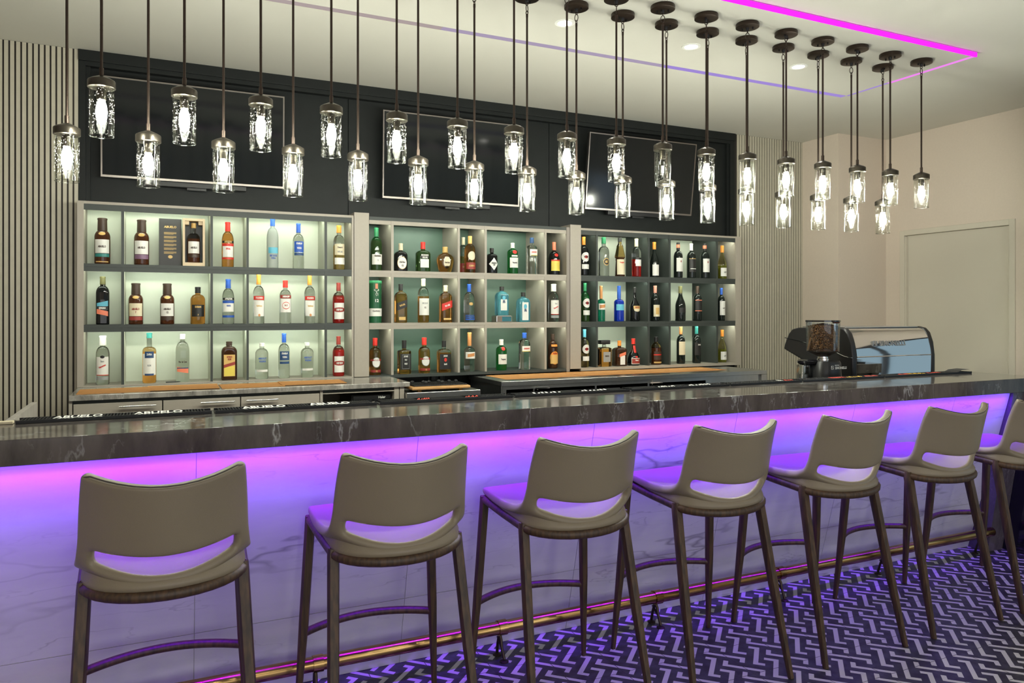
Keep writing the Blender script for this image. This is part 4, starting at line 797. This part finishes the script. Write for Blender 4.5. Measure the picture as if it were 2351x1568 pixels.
 (2.966,0.9885,0.285,0.0418,(0.58, 0.8, 0.36, 0.84, 2, 1),'brown','brown',0,'dbrown',1,5.53,[(0.12, 0.5, 'orange', 0.86, 'o'), (0.14, 0.4, 'gold', 0.8, 'r'), (0.64, 0.7, 'orange', 0.6, 'r')],[('Kahlua', 0.44, 1.1, 'maroon')],'dark brown liqueur bottle with orange and yellow label'),
 (3.265,1.7665,0.331,0.0425,(0.6, 0.76, 0.34, 0.8, 2, 1),'black','black',0,'orange',1,5.53,[(0.36, 0.6, 'white', 0.82, 'o'), (0.44, 0.52, 'red', 0.34, 'o'), (0.17, 0.29, 'white', 0.74, 'r')],[('MARTINI', 0.48, 1.1, 'black')],'black vermouth bottle with round white label, top shelf beside the post'),
 (3.465,1.7665,0.336,0.0467,(0.62, 0.76, 0.38, 0.84, 2, 1),'clear','clear',0,'green',1,5.53,[(0.27, 0.46, 'gold', 0.5, 'o'), (0.29, 0.44, 'black', 0.42, 'o')],[('61', 0.365, 0.6, 'gold')],'clear cane spirit bottle with green cap and round gold and black badge'),
 (3.630,1.7665,0.339,0.0452,(0.44, 0.5, 0.8, 0.5, 2, 1),'gold','brown',0.5,'black',0.5,5.53,[(0.05, 0.44, 'cream', 0.9, 'r')],[('Frangelico', 0.36, 1.2, 'red')],'waisted brown liqueur bottle shaped like a robed figure'),
 (3.803,1.7665,0.338,0.0417,(0.6, 0.78, 0.36, 0.8, 2, 1),'clear','red',0.46,'cream',1,5.53,[(0.28, 0.5, 'white', 0.62, 'r'), (0.45, 0.5, 'black', 0.62, 'r')],[],'clear bottle half filled with red aperitif, cream cap'),
 (3.994,1.7665,0.315,0.0401,(0.42, 0.78, 0.36, 0.8, 2, 1),'wine','wine',0,'orange',1,5.53,[(0.05, 0.36, 'white', 0.85, 'r')],[],'dark wine bottle with orange capsule and plain white label'),
 (4.257,1.7665,0.322,0.0406,(0.6, 0.76, 0.36, 0.8, 2, 1),'wine','wine',0,'black',1,5.53,[(0.18, 0.56, 'white', 0.85, 'r'), (0.85, 0.94, 'salmon', 1.1, 'cap')],[('8', 0.46, 0.35, 'maroon')],'dark wine bottle with white label and tall numeral, left of the grey-labelled one'),
 (4.405,1.7665,0.319,0.0408,(0.6, 0.76, 0.36, 0.8, 2, 1),'wine','wine',0,'white',1,5.53,[(0.18, 0.56, 'black', 0.92, 'r'), (0.55, 0.565, 'gold', 0.92, 'r'), (0.26, 0.28, 'white', 0.7, 'r')],[],'dark wine bottle with white capsule and dark label'),
 (4.560,1.7665,0.325,0.0430,(0.6, 0.76, 0.36, 0.8, 2, 1),'wine','wine',0,'black',1,5.53,[(0.18, 0.56, 'white', 0.85, 'r'), (0.85, 0.94, 'salmon', 1.1, 'cap')],[('8', 0.46, 0.35, 'maroon')],'dark wine bottle with white label and tall numeral, right of the grey-labelled one'),
 (4.765,1.7665,0.313,0.0413,(0.42, 0.78, 0.36, 0.8, 2, 1),'straw','olive',0.4,'orange',1,5.53,[(0.08, 0.33, 'white', 0.85, 'r')],[('LAZY', 0.2, 0.8, 'black')],'yellow-green wine bottle with orange capsule on the top shelf'),
 (3.278,1.3765,0.328,0.0388,(0.6, 0.76, 0.34, 0.8, 2, 1),'green','dgreen',0.5,'green',1,5.53,[(0.36, 0.6, 'white', 0.82, 'o'), (0.44, 0.52, 'red', 0.34, 'o'), (0.17, 0.29, 'white', 0.74, 'r')],[('MARTINI', 0.48, 1.1, 'black')],'green vermouth bottle with round white label and green cap'),
 (3.438,1.3765,0.308,0.0354,(0.54, 0.62, 0.34, 0.64, 2, 1),'teal','teal',0,'copper',1,5.53,[(0.33, 0.5, 'white', 0.95, 'r'), (0.38, 0.47, 'copper', 0.7, 'r', 0.15)],[],'green liqueur bottle with long copper neck wrap'),
 (3.621,1.3765,0.310,0.0433,(0.54, 0.62, 0.34, 0.64, 2, 1),'blue','blue',0,'blue',1,5.53,[(0.31, 0.48, 'skyblue', 0.95, 'r')],[],'deep blue liqueur bottle with light blue label'),
 (3.784,1.3765,0.301,0.0455,(0.4, 0.7, 0.3, 0.84, 2, 1),'black','black',0,'black',1,5.53,[(0.28, 0.4, 'cream', 0.6, 'o'), (0.36, 0.45, 'gold', 0.66, 'r')],[('BAILEYS', 0.405, 1.2, 'maroon')],'black round-bellied cream liqueur bottle with picture label'),
 (4.003,1.3765,0.316,0.0402,(0.6, 0.76, 0.36, 0.8, 2, 1),'wine','wine',0,'pink',1,5.53,[(0.13, 0.46, 'cream', 0.8, 'r'), (0.19, 0.38, 'gold', 0.4, 'r')],[],'dark wine bottle with pink capsule and cream picture label'),
 (4.282,1.3765,0.316,0.0464,(0.42, 0.78, 0.36, 0.8, 2, 1),'wine','wine',0,'olive',1,5.53,[(0.24, 0.38, 'black', 0.7, 'r')],[],'dark broad-based wine bottle with olive capsule'),
 (4.475,1.3765,0.319,0.0409,(0.6, 0.76, 0.36, 0.8, 2, 1),'wine','wine',0,'dbrown',1,5.53,[(0.28, 0.6, 'black', 0.93, 'r'), (0.585, 0.605, 'salmon', 0.95, 'r'), (0.28, 0.3, 'salmon', 0.95, 'r')],[],'dark wine bottle with black label edged in orange'),
 (4.755,1.3765,0.307,0.0344,(0.6, 0.76, 0.36, 0.8, 2, 1),'wine','wine',0,'blue',1,5.53,[(0.17, 0.6, 'white', 0.9, 'r')],[('LAZY', 0.38, 0.9, 'black')],'dark wine bottle with blue capsule and torn-edged white label'),
 (3.273,0.9885,0.322,0.0388,(0.6, 0.76, 0.34, 0.8, 2, 1),'straw','gold',0.55,'skyblue',1,5.53,[(0.36, 0.6, 'white', 0.82, 'o'), (0.44, 0.52, 'red', 0.34, 'o'), (0.17, 0.29, 'white', 0.74, 'r')],[('MARTINI', 0.48, 1.1, 'black')],'pale yellow vermouth bottle with light blue cap'),
 (3.469,0.9885,0.226,0.0542,(0.68, 0.74, 0.3, 0.84, 9, 0.85),'clear','orange',0.66,'black',2.2,5.53,[(0.18, 0.56, 'grey', 0.66, 'r')],[('DISARONNO', 0.4, 1.1, 'dbrown')],'square amber liqueur bottle with broad flat black stopper'),
 (3.625,0.9885,0.220,0.0546,(0.62, 0.74, 0.28, 0.8, 6, 0.95),'brown','brown',0,'orange',1,5.53,[(0.06, 0.42, 'white', 0.45, 'r'), (0.4, 0.52, 'salmon', 0.6, 'r', 0.3)],[],'square dark brown liqueur bottle with orange cap'),
 (3.770,0.9885,0.236,0.0568,(0.34, 0.66, 0.28, 0.8, 2, 1),'brown','black',0.5,'red',1,5.53,[(0.06, 0.28, 'white', 0.72, 'r'), (0.08, 0.26, 'maroon', 0.66, 'r'), (0.3, 0.74, 'red', 0.16, 'r')],[('Grand', 0.2, 0.7, 'white')],'rounded dark liqueur bottle with red ribbon and red cap'),
 (4.013,0.9885,0.248,0.0459,(0.6, 0.78, 0.38, 0.82, 2, 1),'gold','darkamber',0.6,'black',1,5.53,[(0.18, 0.48, 'dbrown', 0.86, 'r'), (0.34, 0.38, 'red', 0.9, 'r'), (0.06, 0.11, 'gold', 0.86, 'r')],[],'short amber liqueur bottle with red striped dark label'),
 (4.287,0.9885,0.336,0.0387,(0.6, 0.76, 0.36, 0.8, 2, 1),'wine','wine',0,'copper',1,5.53,[(0.24, 0.6, 'cream', 0.9, 'r')],[],'dark wine bottle with large cream label on the bottom shelf'),
 (4.465,0.9885,0.338,0.0389,(0.6, 0.76, 0.36, 0.8, 2, 1),'wine','wine',0,'teal',1,5.53,[(0.22, 0.56, 'black', 0.92, 'r')],[('DOM', 0.5, 0.8, 'white')],'dark wine bottle with black label and pale green capsule'),
 (4.765,0.9885,0.303,0.0393,(0.42, 0.78, 0.36, 0.8, 2, 1),'straw','olive',0.4,'orange',1,5.53,[(0.08, 0.33, 'white', 0.85, 'r')],[('LAZY', 0.2, 0.8, 'black')],'yellow-green wine bottle with orange capsule on the bottom shelf'),
]
# ------------------------------------------------------------------ bottles
def make_bottle(x, z0, H_, R_, shape, glass, fillg, fill, cap, capr, y, labs, txts, desc):
    bt, se, nr, c0, n, ky = shape
    root = empty('bottle', (x, y, z0), desc, 'bottle')
    nk = nr*R_
    if 'robed' in desc:
        pr = [(0, .90), (.02, .95), (.10, .93), (.40, .80), (.43, .86), (.45, .84), (.455, .78), (.49, 1.0), (.52, 1.02), (.56, .95), (.74, .66), (.79, .62), (.81, .50), (.85, .36), (.90, .32), (1, .32)]
        c0 = .90; prof = [(a*H_, b*R_) for a, b in pr]
    else:
        prof = [(0, .90*R_), (.012*H_, .985*R_), (.03*H_, R_), (bt*H_, R_)]
        if 'curling' in desc: pass
        if bt < .5:   # sloping shoulders
            for i in range(1, 9):
                t = i/8; prof.append(((bt+(se-bt)*t)*H_, nk+(R_-nk)*(.5+.5*math.cos(PI*t))**(.9)))
        else:
            for i in range(1, 9):
                t = i/8; a = t*PI/2; prof.append(((bt+(se-bt)*(math.sin(a)*.75+t*.25))*H_, nk+(R_-nk)*(math.cos(a)**.9*.85+(1-t)*.15)))
        if c0 > se+.01: prof.append((c0*H_, nk*.95))
    if desc.startswith('broad round amber'):
        prof = [(0, .62*R_), (.02*H_, .70*R_), (.20*H_, .86*R_), (.40*H_, .98*R_), (.52*H_, R_), (.60*H_, .95*R_), (.68*H_, .75*R_), (.74*H_, .45*R_), (.78*H_, .28*R_)]
    if desc.startswith('rounded dark liqueur'):
        prof = [(0, .86*R_), (.02*H_, .97*R_), (.15*H_, R_), (.30*H_, .96*R_), (.42*H_, .80*R_), (.50*H_, .55*R_), (.56*H_, .38*R_), (.62*H_, .30*R_), (.80*H_, .26*R_)]
    mis = []
    if fill:   # glass above the level of the drink shows clear, below it coloured
        fz = fill*H_; pz = []
        for i in range(len(prof)-1):
            pz.append(prof[i])
            if prof[i][0] < fz < prof[i+1][0]-1e-4:
                t = (fz-prof[i][0])/(prof[i+1][0]-prof[i][0]); pz.append((fz, prof[i][1]+(prof[i+1][1]-prof[i][1])*t))
        pz.append(prof[-1]); prof = pz; mis = [1 if (a[0]+b[0])/2 < fz else 0 for a, b in zip(prof, prof[1:])]
    def rad(z):
        for (a, b), (c, d) in zip(prof, prof[1:]):
            if a <= z <= c: return b+(d-b)*(z-a)/max(1e-6, c-a)
        return prof[-1][1]
    # square glass keeps a round neck: blend by drawing the neck separately
    g = MB(); cut = len(prof)
    if n > 2:
        seg = 36; vs = []; fs = []
        for (z, r) in prof:
            u = min(1, max(0, (r-nk*1.15)/(R_-nk*1.15+1e-6))); nn = 2+(n-2)*u; kk = 1+(ky-1)*u
            for i in range(seg):
                a = 2*PI*i/seg; ca, sa = math.cos(a), math.sin(a); q = (abs(ca)**nn+abs(sa)**nn)**(-1/nn); vs.append((r*q*ca, r*kk*q*sa, z))
        for j in range(len(prof)-1): fs += [(j*seg+i, j*seg+(i+1) % seg, (j+1)*seg+(i+1) % seg, (j+1)*seg+i) for i in range(seg)]
        g.add(vs, fs); 
        if mis: g.m = [mis[j] for j in range(len(prof)-1) for _ in range(seg)]
        g.f.append(tuple(reversed(range(seg)))); g.m.append(1 if mis else 0); g.f.append(tuple((len(prof)-1)*seg+i for i in range(seg))); g.m.append(0)
    else: g.lathe(prof, 28, mis=mis or None)
    g.build('glass_body', ['glass_'+glass, 'glass_'+fillg], root, 50)
    cr = rad(c0*H_-.001)*1.08+.0008; cz = c0*H_-.002
    if capr > 2: cm_ = MB().box(-R_*.86, R_*.86, -R_*.5, R_*.5, H_-.034, H_, bev=.003).lathe([(cz, .012), (H_-.034, .012)], 16)
    elif capr < 1: cm_ = MB().lathe([(cz, cr), (H_, cr*.98)], 20)
    else: cr *= (capr if capr > 1 else 1); cm_ = MB().lathe([(cz, cr), (cz+.004, cr*1.02), (H_-.012, cr*.96), (H_-.0115, cr*1.03), (H_-.002, cr*1.03), (H_, cr*.92)], 22)
    cap_o = cm_.build('cap', 'print_'+cap, root, 40)
    # labels wrapped on the front of the glass
    flat = n >= 5
    def sp(px, z, off):
        r = rad(z)
        if flat: return (px, -(ky*r*max(.0, 1-min(1, abs(px/r))**n)**(1/n))-off, z)
        if n > 2:
            q = min(.995, abs(px/r)); return (px, -(ky*r*(1-q**n)**(1/n))-off*1.6, z)
        a = px/r; k = 1
        return ((r+off)*math.sin(a), -(r*k+off)*math.cos(a), z)
    order = 0; first = None
    for L in labs:
        za, zb, col, wf, kind = L[:5]; sh = L[5] if len(L) > 5 else 0; order += 1; off = .0007+.0005*order
        if kind == 'cap':
            cap_band = MB().lathe([(za*H_, cr*1.045), (zb*H_, cr*1.035)], 22, cap0=False, cap1=False); cap_band.build('capsule_band', 'print_'+col, cap_o, 40); continue
        hw = wf*R_*(1.0 if flat else .90 if n > 2 else 1.18); za *= H_; zb *= H_; vs = []; fs = []
        if kind == 'r':
            nx, nz = 10, 2 if not sh else 4
            for j in range(nz+1):
                for i in range(nx+1):
                    u = -1+2*i/nx; zz = za+(zb-za)*j/nz+sh*u*hw; vs.append(sp(u*hw, zz, off))
            fs = [(j*(nx+1)+i, j*(nx+1)+i+1, (j+1)*(nx+1)+i+1, (j+1)*(nx+1)+i) for j in range(nz) for i in range(nx)]
        else:
            cz_, hz = (za+zb)/2, (zb-za)/2; K = 24; vs = [sp(0, cz_, off)]
            for ring in (.22, .42, .62, .81, 1):
                for i in range(K):
                    a = 2*PI*i/K; c, s = math.cos(a), math.sin(a)
                    q = 1 if kind == 'o' else 1/(abs(c)+abs(s))
                    vs.append(sp(c*q*hw*ring, cz_+s*q*hz*ring, off))
            fs = [(0, 1+i, 1+(i+1) % K) for i in range(K)]+[(1+g_*K+i, 1+(g_+1)*K+i, 1+(g_+1)*K+(i+1) % K, 1+g_*K+(i+1) % K) for g_ in range(4) for i in range(K)]
        big = (zb-za) > .09*H_ and wf > .5
        o = MB().add(vs, fs).build('label', 'print_'+col, first if (first and not big) else root, 60)
        if not first: first = o
    for T in txts:
        s, zf, wf, col = T[:4]; rot = T[4] if len(T) > 4 else 0
        tv_, tf = text_geo(s, .045); W = max(v[0] for v in tv_)-min(v[0] for v in tv_); tw = wf*R_*1.25/2*(.92 if not flat else .8); tw = min(tw*1.35, 1.62*R_ if not flat else 1.7*R_)
        k = tw/W; ch = min(max(k*1.1, .017), .042); c, q = math.cos(rot), math.sin(rot); vs = []
        for v in tv_:
            a, b = v[0]*k, v[1]*ch; vs.append(sp(a*c-b*q, zf*H_+a*q+b*c, .0040))
        MB().add(vs, tf).build('lettering', 'print_'+col, first or root)
    return root
for b_ in BOTTLES: make_bottle(*b_)
# silver display stand below one gin bottle
t = empty('display_stand', (2.499, 5.53, 1.3765), 'mirror silver display stand below a bright blue gin bottle', 'display stand')
MB().box(-.068, .068, -.052, .052, 0, .050, bev=.003).build('base', 'chrome', t); MB().box(-.020, .060, -.0545, -.052, .006, .044).build('front_panel', 'glass_ice', t)
MB().box(-.062, .062, -.046, .046, .050, .0535).build('top_plate', 'steel', t)
# round green gift tube
t = empty('gift_tube', (1.455, 5.53, 1.3765), 'tall green cylindrical gift tube with white band and deer emblem', 'gift tube')
MB().lathe([(0, .050), (.295, .050)], 36).build('tube', 'tube_green', t, 50)
def tp(x, z, off=.001): a = x/.050; return ((.050+off)*math.sin(a), -(.050+off)*math.cos(a), z)
def band(za, zb, hw, col, off=.0006):
    vs = [tp(-hw+2*hw*i/16, z, off) for z in (za, zb) for i in range(17)]; return MB().add(vs, [(i, i+1, 18+i, 17+i) for i in range(16)]).build('label', col, t, 60)
lb = band(.050, .108, .075, 'print_white'); band(.255, .292, .009, 'print_salmon')
MB().lathe([(.295, .050), (.296, .0515), (.312, .0515), (.315, .049)], 36).build('lid', 'print_green', t, 40)
tt = MB()
for s, z, wd, ch in (('12', .165, .026, .030), ('Glenfiddich', .088, .060, .018)):
    tv_, tf = text_geo(s, .02); W = max(v[0] for v in tv_)-min(v[0] for v in tv_); tt.add([tp(v[0]*wd/W, z+v[1]*ch, .0015) for v in tv_], tf, 0 if s == '12' else 1)
for pts in ([(0, .20), (-.006, .215), (0, .225), (-.002, .235)], [(-.002, .235), (-.012, .240), (-.013, .252)], [(-.002, .235), (.010, .240), (.013, .252)], [(-.012, .240), (-.020, .246)], [(.010, .240), (.019, .246)], [(0, .225), (.010, .218), (.008, .204)]):
    tt.tube([tp(a, b, .0012) for a, b in pts], .0014, 5)
tt.build('lettering', ['print_white', 'print_dbrown'], t)
# open gift box: dark lid panel and wooden tray with a bottle inside
t = empty('gift_box', (.108, 5.54, 1.7665), 'open dark gift box with gold lettering beside a wooden tray holding a bottle', 'gift box')
ldp = MB().box(-.118, .020, 0, .012, 0, .318, bev=.0015).build('lid', 'print_black', t)
tt = MB()
for s, z, sz in (('ABUELO', .262, .020),): flat_text(tt, s, lambda x, y, z=z: (-.049+x, -.0006, z+y), sz)
for k in range(6):
    for j in range(4):
        zz = .226-k*.026-j*.0042; tt.box(-.088, -.012-(.018 if j == 3 else 0), -.0008, 0, zz-.0008, zz+.0008)
tt.lathe([(0, .014), (.0004, .014)], 20, (0, 0, 0)); 
for i in range(len(tt.v)-40, len(tt.v)): a = tt.v[i]; tt.v[i] = (-.049+a[0], -.0006-a[2], .062+a[1]*.8)
tt.build('lettering', 'print_gold', ldp)
tr = MB()
for a in ((.026, .040, 0, .320), (.150, .164, 0, .320)): tr.box(a[0], a[1], -.06, .05, a[2], a[3], bev=.001)
tr.box(.040, .150, -.06, .05, 0, .024).box(.040, .150, -.06, .05, .304, .320).box(.040, .066, -.04, .05, .280, .304).box(.124, .150, -.04, .05, .280, .304)
tro = tr.build('tray', 'pale_wood', t); MB().box(.040, .150, .030, .046, .024, .304).build('lining', 'print_black', tro)
make_bottle(.108+.095, 1.7665+.0245, .270, .040, (.60, .74, .36, .88, 2, 1), 'clear', 'darkamber', .60, 'gold', 1, 5.53, [(.23, .53, 'white', .84, 'r'), (.13, .21, 'dbrown', .84, 'r')], [('ABUELO', .37, 1.25, 'dbrown')], 'aged rum bottle standing inside the open wooden gift box')

p_ = MB().tube([(-.045, 0, .004), (.03, 0, .004), (.045, 0, .004)], [.0035, .0035, .0015], 10).build('pen', 'black_plastic', loc=(.075, 5.475, .9885), rot=(0, 0, .1), smooth=50)
tag(p_, 'small black pen lying on the bottom shelf beside a clear rum bottle', 'pen')
